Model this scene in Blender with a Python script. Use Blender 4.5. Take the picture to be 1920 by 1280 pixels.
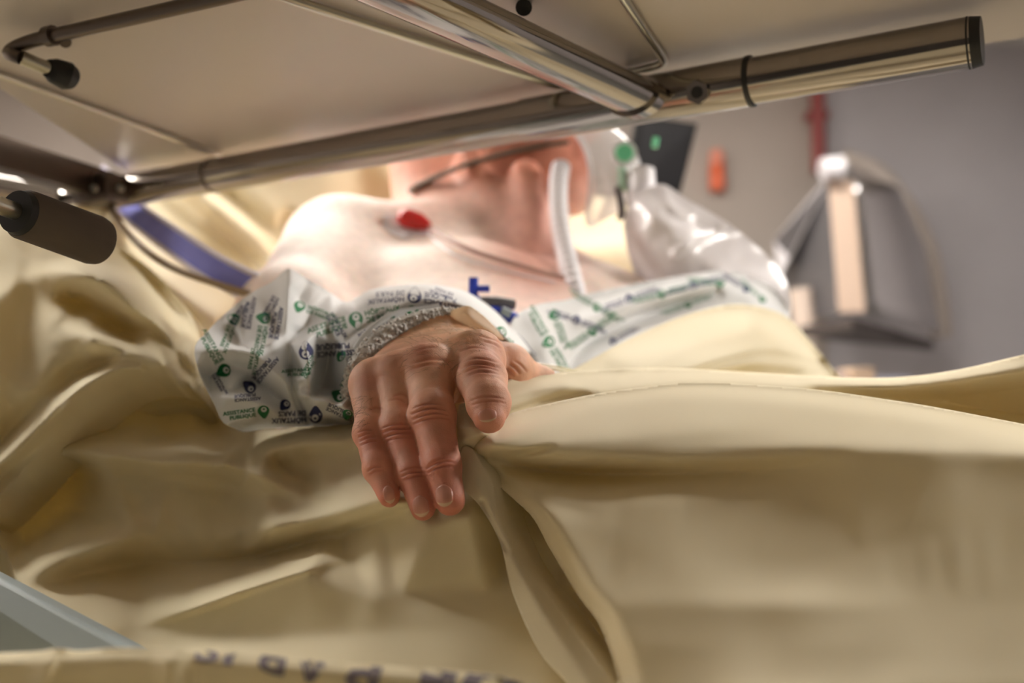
import bpy, bmesh, math, random
import numpy as np
from mathutils import Vector, Matrix, noise as mnoise
from mathutils.geometry import delaunay_2d_cdt
from mathutils.bvhtree import BVHTree

random.seed(7)
for _o in list(bpy.data.objects):
    bpy.data.objects.remove(_o, do_unlink=True)
S = bpy.context.scene
COL = S.collection

# ------------------------------------------------------------------ camera
CAMZ = 1.10
F = 35.0 / 36.0 * 1920.0            # focal length in pixels of the 1920 frame
PITCH = math.atan(140.0 / F)        # slightly upward
CAM = Vector((0.0, 0.0, CAMZ))
FWD = Vector((0, math.cos(PITCH), math.sin(PITCH)))
UPV = Vector((0, -math.sin(PITCH), math.cos(PITCH)))
cd = bpy.data.cameras.new('camera')
cd.lens = 35.0
cd.sensor_width = 36.0
cd.clip_start = 0.02
cd.dof.use_dof = True
cd.dof.focus_distance = 0.545
cd.dof.aperture_fstop = 4.2
cam = bpy.data.objects.new('camera', cd)
COL.objects.link(cam)
cam.location = CAM
cam.rotation_euler = (math.pi / 2 + PITCH, 0, 0)
S.camera = cam

# ------------------------------------------------------------------ world, exposure
w = bpy.data.worlds.new('world')
S.world = w
w.use_nodes = True
w.node_tree.nodes['Background'].inputs[0].default_value = (1.0, 0.93, 0.85, 1)
w.node_tree.nodes['Background'].inputs[1].default_value = 0.05
S.view_settings.view_transform = 'Standard'
S.view_settings.look = 'None'
S.view_settings.gamma = 1.0
S.view_settings.use_curve_mapping = False
S.view_settings.exposure = 0.5

# ceiling light panels: centre x, y, size x, size y, emission strength
LIGHT_COL = (1.0, 0.945, 0.87)
PANELS = [
    (0.00, 2.30, 2.4, 0.40, 21.0),
    (-1.75, 1.75, 0.4, 0.6, 70.0),
    (-1.60, -0.90, 0.6, 0.6, 0.5),  # weak fill panel added behind the camera, no known source
]
CEIL = 2.70
# added unseen lamps that brighten hand and sleeve: position, aim point, disc radius, strength
LAMPS = [((1.40, 0.95, 1.86), (0.0, 0.62, 1.12), 0.13, 66.0),
         ((-1.45, 1.25, 1.98), (-0.25, 0.75, 1.18), 0.13, 40.0)]

# ------------------------------------------------------------------ helpers
def P(x, y, d):
    """point seen at pixel x, y of the 1920x1280 frame, d metres along the view axis"""
    return CAM + FWD * d + Vector((1, 0, 0)) * ((x - 960.0) / F * d) + UPV * ((640.0 - y) / F * d)

def mm(px, d):
    return px * d / F

def mat(name, color=(0.8, 0.8, 0.8), rough=0.6, metal=0.0, **kw):
    m = bpy.data.materials.new(name)
    m.use_nodes = True
    b = m.node_tree.nodes['Principled BSDF']
    b.inputs['Base Color'].default_value = (*color, 1)
    b.inputs['Roughness'].default_value = rough
    b.inputs['Metallic'].default_value = metal
    for k, v in kw.items():
        b.inputs[k.replace('_', ' ')].default_value = v
    return m

def N(m, t, **props):
    n = m.node_tree.nodes.new(t)
    for k, v in props.items():
        setattr(n, k, v)
    return n

def L(m, a, b):
    m.node_tree.links.new(a, b)

def bsdf(m):
    return m.node_tree.nodes['Principled BSDF']

def srgb(r, g, b):
    f = lambda c: (c / 255.0 / 12.92) if c / 255.0 <= 0.04045 else ((c / 255.0 + 0.055) / 1.055) ** 2.4
    return (f(r), f(g), f(b))

def add_noise_color(m, c1, c2, scale=8.0, detail=4.0, coord='Object', lo=0.35, hi=0.65):
    tc = N(m, 'ShaderNodeTexCoord')
    nz = N(m, 'ShaderNodeTexNoise')
    nz.inputs['Scale'].default_value = scale
    nz.inputs['Detail'].default_value = detail
    L(m, tc.outputs[coord], nz.inputs['Vector'])
    cr = N(m, 'ShaderNodeValToRGB')
    cr.color_ramp.elements[0].position = lo
    cr.color_ramp.elements[1].position = hi
    cr.color_ramp.elements[0].color = (*c1, 1)
    cr.color_ramp.elements[1].color = (*c2, 1)
    L(m, nz.outputs['Fac'], cr.inputs['Fac'])
    L(m, cr.outputs['Color'], bsdf(m).inputs['Base Color'])
    return cr

def add_bump(m, scale=400.0, strength=0.2, dist=0.001, detail=3.0, kind='noise'):
    tc = N(m, 'ShaderNodeTexCoord')
    nz = N(m, 'ShaderNodeTexNoise' if kind == 'noise' else 'ShaderNodeTexVoronoi')
    nz.inputs['Scale'].default_value = scale
    if kind == 'noise':
        nz.inputs['Detail'].default_value = detail
    L(m, tc.outputs['Object'], nz.inputs['Vector'])
    bp = N(m, 'ShaderNodeBump')
    bp.inputs['Strength'].default_value = strength
    bp.inputs['Distance'].default_value = dist
    L(m, nz.outputs['Fac' if kind == 'noise' else 'Distance'], bp.inputs['Height'])
    L(m, bp.outputs['Normal'], bsdf(m).inputs['Normal'])
    return bp

def fabric(name, c1, c2, transl=0.18, tcol=None, scale=6.0, weave=1500.0, wstr=0.12):
    m = mat(name, c1, 0.85)
    b = bsdf(m)
    b.inputs['Specular IOR Level'].default_value = 0.2
    b.inputs['Sheen Weight'].default_value = 0.15
    b.inputs['Sheen Roughness'].default_value = 0.5
    add_noise_color(m, c1, c2, scale)
    bp = add_bump(m, weave, wstr, 0.0004, 1.0)
    tr = N(m, 'ShaderNodeBsdfTranslucent')
    tr.inputs['Color'].default_value = (*(tcol or c2), 1)
    mx = N(m, 'ShaderNodeMixShader')
    mx.inputs[0].default_value = transl
    L(m, b.outputs[0], mx.inputs[1])
    L(m, tr.outputs[0], mx.inputs[2])
    L(m, mx.outputs[0], m.node_tree.nodes['Material Output'].inputs['Surface'])
    return m

def tag(o, label=None, cat=None, group=None, kind=None):
    if label: o['label'] = label
    if cat: o['category'] = cat
    if group: o['group'] = group
    if kind: o['kind'] = kind
    return o

def setparent(o, parent):
    o.parent = parent
    if parent.type == 'EMPTY':
        o.matrix_parent_inverse = Matrix.Translation(parent.location).inverted()

def empty(name, loc):
    o = bpy.data.objects.new(name, None)
    o.empty_display_size = 0.05
    COL.objects.link(o)
    o.location = loc
    return o

def obj(name, verts, faces, material, parent=None, smooth=True):
    me = bpy.data.meshes.new(name)
    me.from_pydata([tuple(v) for v in verts], [], [tuple(int(i) for i in f) for f in faces])
    me.update()
    if smooth:
        me.polygons.foreach_set('use_smooth', [True] * len(me.polygons))
    if material: me.materials.append(material)
    o = bpy.data.objects.new(name, me)
    COL.objects.link(o)
    if parent: setparent(o, parent)
    return o

class MB:
    """collects shapes that form ONE part"""
    def __init__(self): self.v = []; self.f = []
    def add(self, v, f):
        k = len(self.v)
        self.v += [Vector(p) for p in v]
        self.f += [tuple(i + k for i in q) for q in f]
        return self
    def box(self, c, s, R=None, bev=0.0):
        bm = bmesh.new()
        bmesh.ops.create_cube(bm, size=1.0)
        for v in bm.verts: v.co = Vector((v.co.x * s[0], v.co.y * s[1], v.co.z * s[2]))
        if bev > 0:
            bmesh.ops.bevel(bm, geom=list(bm.edges), offset=bev, segments=2, affect='EDGES', profile=0.7)
        R = R or Matrix.Identity(3)
        c = Vector(c)
        bm.verts.index_update()
        vs = [R @ v.co + c for v in bm.verts]
        fs = [[v.index for v in f.verts] for f in bm.faces]
        bm.free()
        return self.add(vs, fs)
    def tube(self, pts, r, seg=16, cap=True, smooth_pts=0, flat=1.0, ref=None):
        pts = [Vector(p) for p in pts]
        rs = list(r) if isinstance(r, (list, tuple)) else [r] * len(pts)
        if smooth_pts:
            pts, rs = resample(pts, rs, smooth_pts)
        n = len(pts)
        T = []
        for i in range(n):
            t = (pts[min(i + 1, n - 1)] - pts[max(i - 1, 0)])
            T.append(t.normalized() if t.length > 1e-9 else Vector((1, 0, 0)))
        a = Vector(ref) if ref is not None else (Vector((0, 0, 1)) if abs(T[0].z) < 0.9 else Vector((1, 0, 0)))
        vs = []; fs = []
        u = (a - T[0] * a.dot(T[0])).normalized()
        for i in range(n):
            u = (u - T[i] * u.dot(T[i])).normalized()
            v = T[i].cross(u)
            for k in range(seg):
                q = 2 * math.pi * k / seg
                vs.append(pts[i] + u * (math.cos(q) * rs[i] * flat) + v * (math.sin(q) * rs[i]))
        for i in range(n - 1):
            for k in range(seg):
                k2 = (k + 1) % seg
                fs.append((i * seg + k, i * seg + k2, (i + 1) * seg + k2, (i + 1) * seg + k))
        if cap:
            fs.append(tuple(reversed(range(seg))))
            fs.append(tuple((n - 1) * seg + k for k in range(seg)))
        return self.add(vs, fs)
    def build(self, name, material, parent=None, smooth=True, auto=True):
        o = obj(name, self.v, self.f, material, parent, smooth)
        if smooth and auto:
            try:
                o.data.set_sharp_from_angle(angle=math.radians(40))
            except Exception:
                pass
        return o

def resample(pts, rs, k):
    out = []; ro = []
    n = len(pts)
    for i in range(n - 1):
        p0 = pts[max(i - 1, 0)]; p1 = pts[i]; p2 = pts[i + 1]; p3 = pts[min(i + 2, n - 1)]
        for j in range(k):
            t = j / k
            out.append(0.5 * ((2 * p1) + (p2 - p0) * t + (2 * p0 - 5 * p1 + 4 * p2 - p3) * t * t + (3 * p1 - p0 - 3 * p2 + p3) * t ** 3))
            ro.append(rs[i] * (1 - t) + rs[i + 1] * t)
    out.append(pts[-1]); ro.append(rs[-1])
    return out, ro

def cr2(pts, k=8, closed=False):
    """Catmull-Rom through rows of numbers (any width)"""
    p = np.array(pts, float)
    n = len(p)
    out = []
    rng = range(n if closed else n - 1)
    for i in rng:
        if closed:
            p0, p1, p2, p3 = p[(i - 1) % n], p[i], p[(i + 1) % n], p[(i + 2) % n]
        else:
            p0, p1, p2, p3 = p[max(i - 1, 0)], p[i], p[i + 1], p[min(i + 2, n - 1)]
        for j in range(k):
            t = j / k
            out.append(0.5 * (2 * p1 + (p2 - p0) * t + (2 * p0 - 5 * p1 + 4 * p2 - p3) * t * t + (3 * p1 - p0 - 3 * p2 + p3) * t ** 3))
    if not closed: out.append(p[-1])
    return np.array(out)

# ---------------- cloth sheets: real surfaces carried by ridge and valley lines
def gauss_blur(a, s):
    if s <= 0: return a
    r = int(max(1, math.ceil(3 * s)))
    k = np.exp(-0.5 * (np.arange(-r, r + 1) / s) ** 2); k /= k.sum()
    a = np.pad(a, ((r, r), (0, 0)), mode='edge')
    a = sum(k[i] * a[i:a.shape[0] - 2 * r + i] for i in range(2 * r + 1))
    a = np.pad(a, ((0, 0), (r, r)), mode='edge')
    a = sum(k[i] * a[:, i:a.shape[1] - 2 * r + i] for i in range(2 * r + 1))
    return a

class Sheet:
    """outline: closed list of (x,y,d); lines: lists of (x,y,d); folds: dicts(line=[(x,y)], amp, wl, wr)
       coordinates: x,y on the reference plane of the camera frame, d true distance in metres"""
    def __init__(self, outline, lines=(), folds=(), step=6.0, sigma=10.0, k=6, grain=0.0, gs=60.0, sharp=False, seed=0, boost=0.0, bs=40.0):
        self.step = step
        oc = np.array(outline, float) if sharp else cr2(outline, k, closed=True)
        self.out = oc
        x0, y0 = oc[:, 0].min() - 3 * step, oc[:, 1].min() - 3 * step
        x1, y1 = oc[:, 0].max() + 3 * step, oc[:, 1].max() + 3 * step
        self.x0, self.y0 = x0, y0
        nx = int((x1 - x0) / step) + 2; ny = int((y1 - y0) / step) + 2
        self.nx, self.ny = nx, ny
        pts = []; edges = []; dep = []
        def addline(arr, closed):
            b = len(pts)
            for q in arr: pts.append(Vector((q[0], q[1]))); dep.append(q[2])
            m = len(arr)
            for i in range(m - 1): edges.append((b + i, b + i + 1))
            if closed: edges.append((b + m - 1, b))
        addline(oc, True)
        for ln in lines:
            if len(ln) == 1: pts.append(Vector(ln[0][:2])); dep.append(ln[0][2])
            else: addline(cr2(ln, 5), False)
        V, E, Fc, ov, oe, of = delaunay_2d_cdt(pts, edges, [], 0, 1e-4)
        dd = np.zeros(len(V))
        for i, src in enumerate(ov):
            dd[i] = np.mean([dep[j] for j in src]) if src else np.nan
        bad = np.isnan(dd)
        if bad.any():
            A = np.array([[v.x, v.y] for v in V])
            good = ~bad
            for i in np.where(bad)[0]:
                q = np.argsort(((A[good] - A[i]) ** 2).sum(1))[:2]
                dd[i] = dd[good][q].mean()
        D = np.full((ny, nx), np.nan)
        gx = x0 + np.arange(nx) * step; gy = y0 + np.arange(ny) * step
        for f in Fc:
            for t in range(1, len(f) - 1):
                tri = (f[0], f[t], f[t + 1])
                A = [V[i] for i in tri]; z = [dd[i] for i in tri]
                ix0 = max(0, int(math.floor((min(a.x for a in A) - x0) / step))); ix1 = min(nx - 1, int(math.ceil((max(a.x for a in A) - x0) / step)))
                iy0 = max(0, int(math.floor((min(a.y for a in A) - y0) / step))); iy1 = min(ny - 1, int(math.ceil((max(a.y for a in A) - y0) / step)))
                den = (A[1].y - A[2].y) * (A[0].x - A[2].x) + (A[2].x - A[1].x) * (A[0].y - A[2].y)
                if abs(den) < 1e-9: continue
                X, Y = np.meshgrid(gx[ix0:ix1 + 1], gy[iy0:iy1 + 1])
                a = ((A[1].y - A[2].y) * (X - A[2].x) + (A[2].x - A[1].x) * (Y - A[2].y)) / den
                b = ((A[2].y - A[0].y) * (X - A[2].x) + (A[0].x - A[2].x) * (Y - A[2].y)) / den
                c = 1 - a - b
                ok = (a > -1e-6) & (b > -1e-6) & (c > -1e-6)
                sub = D[iy0:iy1 + 1, ix0:ix1 + 1]
                sub[ok] = (a * z[0] + b * z[1] + c * z[2])[ok]
        M = (~np.isnan(D)).astype(float)
        D0 = np.where(M > 0, D, 0)
        # fill outside by growing
        Dn, Mn = D0.copy(), M.copy()
        for s_ in (1, 2, 4, 8, 16, 32, 64):
            bd, bmk = gauss_blur(Dn, s_), gauss_blur(Mn, s_)
            g = (Mn < 0.5) & (bmk > 1e-3)
            Dn[g] = bd[g] / bmk[g]; Mn[g] = 1
        D = gauss_blur(Dn, sigma / step)
        X, Y = np.meshgrid(gx, gy)
        for fo in folds:
            ln = cr2([(q[0], q[1], (q[2] if len(q) > 2 else 1.0)) for q in fo['line']], 10)
            best = np.full(X.shape, 1e9); sg = np.zeros(X.shape); am = np.zeros(X.shape)
            for i in range(len(ln) - 1):
                ax, ay, aa = ln[i]; bx, by, ba = ln[i + 1]
                dx, dy = bx - ax, by - ay
                l2 = dx * dx + dy * dy + 1e-9
                t = np.clip(((X - ax) * dx + (Y - ay) * dy) / l2, 0, 1)
                qx = X - (ax + t * dx); qy = Y - (ay + t * dy)
                d2 = np.sqrt(qx * qx + qy * qy)
                up = d2 < best
                best[up] = d2[up]
                sg[up] = np.sign(dx * qy - dy * qx)[up]
                am[up] = (aa + t * (ba - aa))[up]
            wl, wr = fo['wl'], fo.get('wr', fo['wl'])
            wd = np.where(sg < 0, wl, wr)
            D = D - fo['amp'] * am * np.exp(-0.5 * (best / wd) ** 2)
        if boost > 0:
            D = D + boost * (D - gauss_blur(D, bs / step))
        if grain > 0:
            rs = np.random.RandomState(seed)
            nzf = gauss_blur(rs.randn(ny, nx), gs / step)
            nzf /= (nzf.std() + 1e-9)
            D = D + grain * nzf
        self.D = D
    def depth(self, x, y):
        fx = (np.asarray(x, float) - self.x0) / self.step; fy = (np.asarray(y, float) - self.y0) / self.step
        fx = np.clip(fx, 0, self.nx - 1.001); fy = np.clip(fy, 0, self.ny - 1.001)
        ix = fx.astype(int); iy = fy.astype(int)
        tx = fx - ix; ty = fy - iy
        D = self.D
        return (D[iy, ix] * (1 - tx) + D[iy, ix + 1] * tx) * (1 - ty) + (D[iy + 1, ix] * (1 - tx) + D[iy + 1, ix + 1] * tx) * ty
    def mesh(self, skirt=None, mstep=None):
        st = mstep or self.step
        oc = self.out
        # resample outline to about one step
        seg = np.sqrt(((np.roll(oc[:, :2], -1, 0) - oc[:, :2]) ** 2).sum(1))
        ol = []
        for i in range(len(oc)):
            a = oc[i, :2]; b = oc[(i + 1) % len(oc), :2]
            m = max(1, int(round(seg[i] / st)))
            for j in range(m): ol.append(a + (b - a) * j / m)
        ol = np.array(ol)
        gx = np.arange(oc[:, 0].min(), oc[:, 0].max(), st); gy = np.arange(oc[:, 1].min(), oc[:, 1].max(), st * 0.87)
        X, Y = np.meshgrid(gx, gy)
        X = X + (np.arange(len(gy)) % 2)[:, None] * st * 0.5
        q = np.stack([X.ravel(), Y.ravel()], 1)
        # inside test and distance from outline
        ins = np.zeros(len(q), bool)
        a = ol; b = np.roll(ol, -1, 0)
        for i in range(len(ol)):
            c = ((a[i, 1] > q[:, 1]) != (b[i, 1] > q[:, 1]))
            if c.any():
                xs = (b[i, 0] - a[i, 0]) * (q[:, 1] - a[i, 1]) / (b[i, 1] - a[i, 1] + 1e-12) + a[i, 0]
                ins ^= c & (q[:, 0] < xs)
        q = q[ins]
        keep = np.ones(len(q), bool)
        for i in range(0, len(ol)):
            keep &= ((q - ol[i]) ** 2).sum(1) > (0.55 * st) ** 2
        q = q[keep]
        n0 = len(ol)
        pts = [Vector(p) for p in ol] + [Vector(p) for p in q]
        ed = [(i, (i + 1) % n0) for i in range(n0)]
        V, E, Fc, ov, oe, of = delaunay_2d_cdt(pts, ed, [], 1, 1e-4)
        A = np.array([[v.x, v.y] for v in V])
        d = self.depth(A[:, 0], A[:, 1])
        vs = [P(A[i, 0], A[i, 1], d[i]) for i in range(len(A))]
        fs = [tuple(f) for f in Fc]
        if skirt is not None:
            cnt = {}
            for f in fs:
                for i in range(len(f)):
                    e = (f[i], f[(i + 1) % len(f)])
                    cnt[e] = cnt.get(e, 0) + 1
            bd = [e for e in cnt if (e[1], e[0]) not in cnt]
            mp = {}
            sk = Vector(skirt)
            for e in bd:
                for i in e:
                    if i not in mp:
                        mp[i] = len(vs); vs.append(vs[i] + sk)
                fs.append((e[1], e[0], mp[e[0]], mp[e[1]]))
        return vs, fs

def solid(o, t):
    md = o.modifiers.new('thickness', 'SOLIDIFY')
    md.thickness = t
    md.offset = 0
    return o

# ---------------- signed distance surfaces (smooth unions of round cones)
def rcone(p, a, b, ra, rb):
    a = np.array(a, np.float32); b = np.array(b, np.float32)
    ba = b - a
    l2 = float(ba @ ba) + 1e-12
    h = np.clip(((p - a) @ ba) / l2, 0, 1)
    d = p - a - h[..., None] * ba
    return np.sqrt((d * d).sum(-1)) - (ra + (rb - ra) * h)

def ellip(p, c, r, R=None):
    q = p - np.array(c, np.float32)
    if R is not None: q = q @ np.array(R, np.float32)
    r = np.array(r, np.float32)
    k0 = np.sqrt(((q / r) ** 2).sum(-1)); k1 = np.sqrt(((q / (r * r)) ** 2).sum(-1)) + 1e-9
    return k0 * (k0 - 1) / k1

def smin(a, b, k):
    h = np.clip(0.5 + 0.5 * (b - a) / k, 0, 1)
    return b + (a - b) * h - k * h * (1 - h)

def smax(a, b, k):
    return -smin(-a, -b, k)

def surface_net(fn, lo, hi, h):
    lo = np.array(lo, np.float32); hi = np.array(hi, np.float32)
    n = np.ceil((hi - lo) / h).astype(int) + 1
    xs = [lo[i] + h * np.arange(n[i], dtype=np.float32) for i in range(3)]
    Fv = np.empty(tuple(n), np.float32)
    for i in range(0, n[0], 24):
        g = np.stack(np.meshgrid(xs[0][i:i + 24], xs[1], xs[2], indexing='ij'), -1)
        Fv[i:i + 24] = fn(g)
    s = Fv < 0
    c = [s[i:n[0] - 1 + i, j:n[1] - 1 + j, k:n[2] - 1 + k] for i in (0, 1) for j in (0, 1) for k in (0, 1)]
    cnt = sum(q.astype(np.int8) for q in c)
    act = (cnt > 0) & (cnt < 8)
    idx = -np.ones(act.shape, np.int64)
    ai = np.argwhere(act)
    idx[act] = np.arange(len(ai))
    acc = np.zeros((len(ai), 3)); num = np.zeros(len(ai))
    corners = [(i, j, k) for i in (0, 1) for j in (0, 1) for k in (0, 1)]
    for a in range(8):
        for b in range(a + 1, 8):
            ca, cb = np.array(corners[a]), np.array(corners[b])
            if np.abs(ca - cb).sum() != 1: continue
            fa = Fv[ai[:, 0] + ca[0], ai[:, 1] + ca[1], ai[:, 2] + ca[2]]
            fb = Fv[ai[:, 0] + cb[0], ai[:, 1] + cb[1], ai[:, 2] + cb[2]]
            cr = (fa < 0) != (fb < 0)
            t = np.where(cr, fa / (fa - fb + 1e-20), 0)
            acc += np.where(cr[:, None], ca + t[:, None] * (cb - ca), 0)
            num += cr
    V = lo + h * (ai + acc / num[:, None])
    faces = []
    for ax in range(3):
        o1, o2 = (ax + 1) % 3, (ax + 2) % 3
        sl = [slice(0, n[i]) for i in range(3)]
        A = s[tuple(slice(0, n[i] - 1) if i == ax else slice(1, n[i] - 1) for i in range(3))]
        B = s[tuple(slice(1, n[i]) if i == ax else slice(1, n[i] - 1) for i in range(3))]
        e = np.argwhere(A != B)
        if not len(e): continue
        flip = A[A != B]
        base = e.copy()
        base[:, o1] += 1; base[:, o2] += 1
        def cell(d1, d2):
            q = base.copy(); q[:, o1] += d1; q[:, o2] += d2
            return idx[q[:, 0], q[:, 1], q[:, 2]]
        quad = np.stack([cell(-1, -1), cell(0, -1), cell(0, 0), cell(-1, 0)], 1)
        quad[~flip] = quad[~flip][:, ::-1]
        faces.append(quad)
    return V, np.concatenate(faces)

def vnormals(V, Q):
    n = np.zeros_like(V)
    fn = np.cross(V[Q[:, 2]] - V[Q[:, 0]], V[Q[:, 3]] - V[Q[:, 1]])
    for i in range(4): np.add.at(n, Q[:, i], fn)
    return n / (np.linalg.norm(n, axis=1, keepdims=True) + 1e-12)

def smooth_mesh(V, Q, it=2, lam=0.5):
    V = V.copy()
    deg = np.zeros(len(V))
    for i in range(4): np.add.at(deg, Q[:, i], 2)
    deg = np.maximum(deg, 1)
    lone = deg < 2
    for _ in range(it):
        acc = np.zeros_like(V)
        for i in range(4):
            np.add.at(acc, Q[:, i], V[Q[:, (i + 1) % 4]]); np.add.at(acc, Q[:, i], V[Q[:, (i - 1) % 4]])
        st_ = lam * (acc / deg[:, None] - V)
        st_[lone] = 0
        V += st_
    return V

def quad_subdivide(V, Q):
    """split every quad in four"""
    e = np.concatenate([np.sort(np.stack([Q[:, i], Q[:, (i + 1) % 4]], 1), 1) for i in range(4)])
    key = e[:, 0] * len(V) + e[:, 1]
    u, first, inv = np.unique(key, return_index=True, return_inverse=True)
    em = 0.5 * (V[e[first][:, 0]] + V[e[first][:, 1]])
    fc = V[Q].mean(1)
    nV, nE, nQ = len(V), len(u), len(Q)
    inv = inv.reshape(4, nQ) + nV
    c = nV + nE + np.arange(nQ)
    nq = np.concatenate([np.stack([Q[:, i], inv[i], c, inv[(i - 1) % 4]], 1) for i in range(4)])
    return np.concatenate([V, em, fc]), nq

def np_mesh(name, V, Q, colors=None):
    me = bpy.data.meshes.new(name)
    me.vertices.add(len(V)); me.vertices.foreach_set('co', V.astype(np.float32).ravel())
    me.loops.add(Q.size); me.loops.foreach_set('vertex_index', Q.astype(np.int32).ravel())
    me.polygons.add(len(Q))
    me.polygons.foreach_set('loop_start', np.arange(0, Q.size, Q.shape[1], dtype=np.int32))
    me.update(calc_edges=True)
    me.validate()
    me.polygons.foreach_set('use_smooth', [True] * len(me.polygons))
    if colors is not None:
        at = me.color_attributes.new('skin_tone', 'FLOAT_COLOR', 'POINT')
        at.data.foreach_set('color', np.concatenate([colors, np.ones((len(colors), 1))], 1).astype(np.float32).ravel())
    return me

# ------------------------------------------------------------------ materials
M = {}
M['sheet'] = fabric('yellow_cotton_sheet', srgb(234, 221, 186), srgb(240, 229, 196), 0.14, srgb(240, 214, 130))
M['blanket'] = fabric('pale_yellow_blanket', srgb(236, 223, 190), srgb(241, 230, 200), 0.12, srgb(240, 214, 135))
M['gown'] = fabric('white_printed_cotton', srgb(240, 241, 242), srgb(246, 246, 247), 0.15, srgb(225, 230, 228), 12.0)
M['terry'] = fabric('white_terry', srgb(232, 228, 224), srgb(245, 242, 238), 0.1, None, 300.0, 900.0, 0.6)
M['green_ink'] = mat('green_ink', srgb(28, 120, 72), 0.85)
M['blue_ink'] = mat('blue_ink', srgb(52, 58, 104), 0.85)
M['grey_ink'] = mat('grey_blue_ink', srgb(128, 118, 124), 0.85)
M['chrome'] = mat('chrome_steel', (0.33, 0.30, 0.275), 0.12, 1.0)
add_bump(M['chrome'], 60.0, 0.04, 0.0005)
M['wire'] = mat('zinc_wire', (0.60, 0.58, 0.50), 0.3, 1.0)
M['dark_metal'] = mat('dark_steel', (0.16, 0.13, 0.11), 0.3, 0.9)
M['table'] = mat('beige_laminate', srgb(178, 172, 164), 0.38)
add_noise_color(M['table'], srgb(192, 182, 172), srgb(202, 192, 182), 3.0)
M['rubber'] = mat('black_rubber', (0.012, 0.012, 0.012), 0.5)
M['foam'] = mat('dark_grey_foam', srgb(92, 80, 70), 0.8)
add_bump(M['foam'], 500, 0.2, 0.0006)
M['wall'] = mat('painted_wall', srgb(176, 166, 158), 0.7)
add_noise_color(M['wall'], srgb(176, 165, 156), srgb(184, 173, 164), 2.0)
M['wall_grey'] = mat('grey_wall_panel', srgb(160, 154, 154), 0.6)
add_noise_color(M['wall_grey'], srgb(188, 184, 187), srgb(196, 192, 195), 2.0)
M['wall_dark'] = mat('dark_wall_paint', srgb(70, 65, 60), 0.7)  # dimness of the room behind the camera, put into the wall colour
M['ceiling'] = mat('ceiling_paint', srgb(225, 220, 212), 0.8)
M['floor'] = mat('linoleum', srgb(150, 150, 145), 0.4)
add_noise_color(M['floor'], srgb(112, 112, 108), srgb(130, 130, 125), 20.0)
M['white_plastic'] = mat('white_plastic', srgb(240, 236, 240), 0.35)
M['pale_blue'] = mat('pale_blue_plastic', srgb(160, 172, 174), 0.45)
M['red'] = mat('red_plastic', srgb(205, 40, 35), 0.35)
M['blue'] = mat('blue_plastic', srgb(45, 70, 190), 0.35)
M['grey'] = mat('grey_plastic', srgb(110, 108, 112), 0.4)
M['green'] = mat('green_plastic', srgb(120, 220, 168), 0.4)
M['orange'] = mat('orange_plastic', srgb(228, 110, 70), 0.4)
M['black'] = mat('black_plastic', (.003, .003, .004), 0.5)
M['red_pipe'] = mat('dull_red_paint', srgb(150, 72, 70), 0.5)
M['steel'] = mat('brushed_steel', (0.55, 0.53, 0.53), 0.28, 1.0)
M['strap'] = fabric('blue_webbing', srgb(146, 150, 244), srgb(158, 162, 250), 0.05, None, 30.0, 600.0, 0.4)
M['stitch'] = mat('pale_lilac_thread', srgb(236, 230, 244), 0.8)
M['elastic'] = mat('dark_green_elastic', srgb(84, 84, 72), 0.7)
M['tape'] = fabric('beige_tape', srgb(248, 238, 222), srgb(252, 244, 232), 0.45, srgb(250, 236, 212), 40.0)
M['lead'] = mat('brown_grey_cable', srgb(176, 140, 128), 0.5)
M['nail'] = mat('fingernail', srgb(204, 142, 124), 0.36, 0.0, Subsurface_Weight=0.1, Subsurface_Scale=0.002)
M['nail_tip'] = mat('nail_edge', srgb(214, 180, 150), 0.4)
M['hair'] = mat('grey_brown_hair', srgb(110, 84, 60), 0.6)

def clear_mat(name, alpha, col=(0.95, 0.96, 0.97), rough=0.08):
    m = mat(name, col, rough)
    b = bsdf(m)
    tr = N(m, 'ShaderNodeBsdfTransparent')
    mx = N(m, 'ShaderNodeMixShader')
    lw = N(m, 'ShaderNodeLayerWeight')
    lw.inputs['Blend'].default_value = 0.35
    mr = N(m, 'ShaderNodeMapRange')
    mr.inputs['To Min'].default_value = alpha
    mr.inputs['To Max'].default_value = min(1.0, alpha + 0.55)
    L(m, lw.outputs['Facing'], mr.inputs['Value'])
    L(m, mr.outputs['Result'], mx.inputs[0])
    L(m, tr.outputs[0], mx.inputs[1])
    L(m, b.outputs[0], mx.inputs[2])
    L(m, mx.outputs[0], m.node_tree.nodes['Material Output'].inputs['Surface'])
    return m
M['clear'] = clear_mat('clear_mask_plastic', 0.42)
M['bag'] = clear_mat('milky_bag_plastic', 0.84, srgb(240, 234, 236), 0.25)
M['ivline'] = clear_mat('clear_iv_tubing', 0.35, srgb(235, 225, 180), 0.35)

def emis(name, col, st):
    m = bpy.data.materials.new(name)
    m.use_nodes = True
    nt = m.node_tree
    nt.nodes.remove(nt.nodes['Principled BSDF'])
    e = nt.nodes.new('ShaderNodeEmission')
    e.inputs[0].default_value = (*col, 1)
    e.inputs[1].default_value = st
    nt.links.new(e.outputs[0], nt.nodes['Material Output'].inputs['Surface'])
    return m

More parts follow.
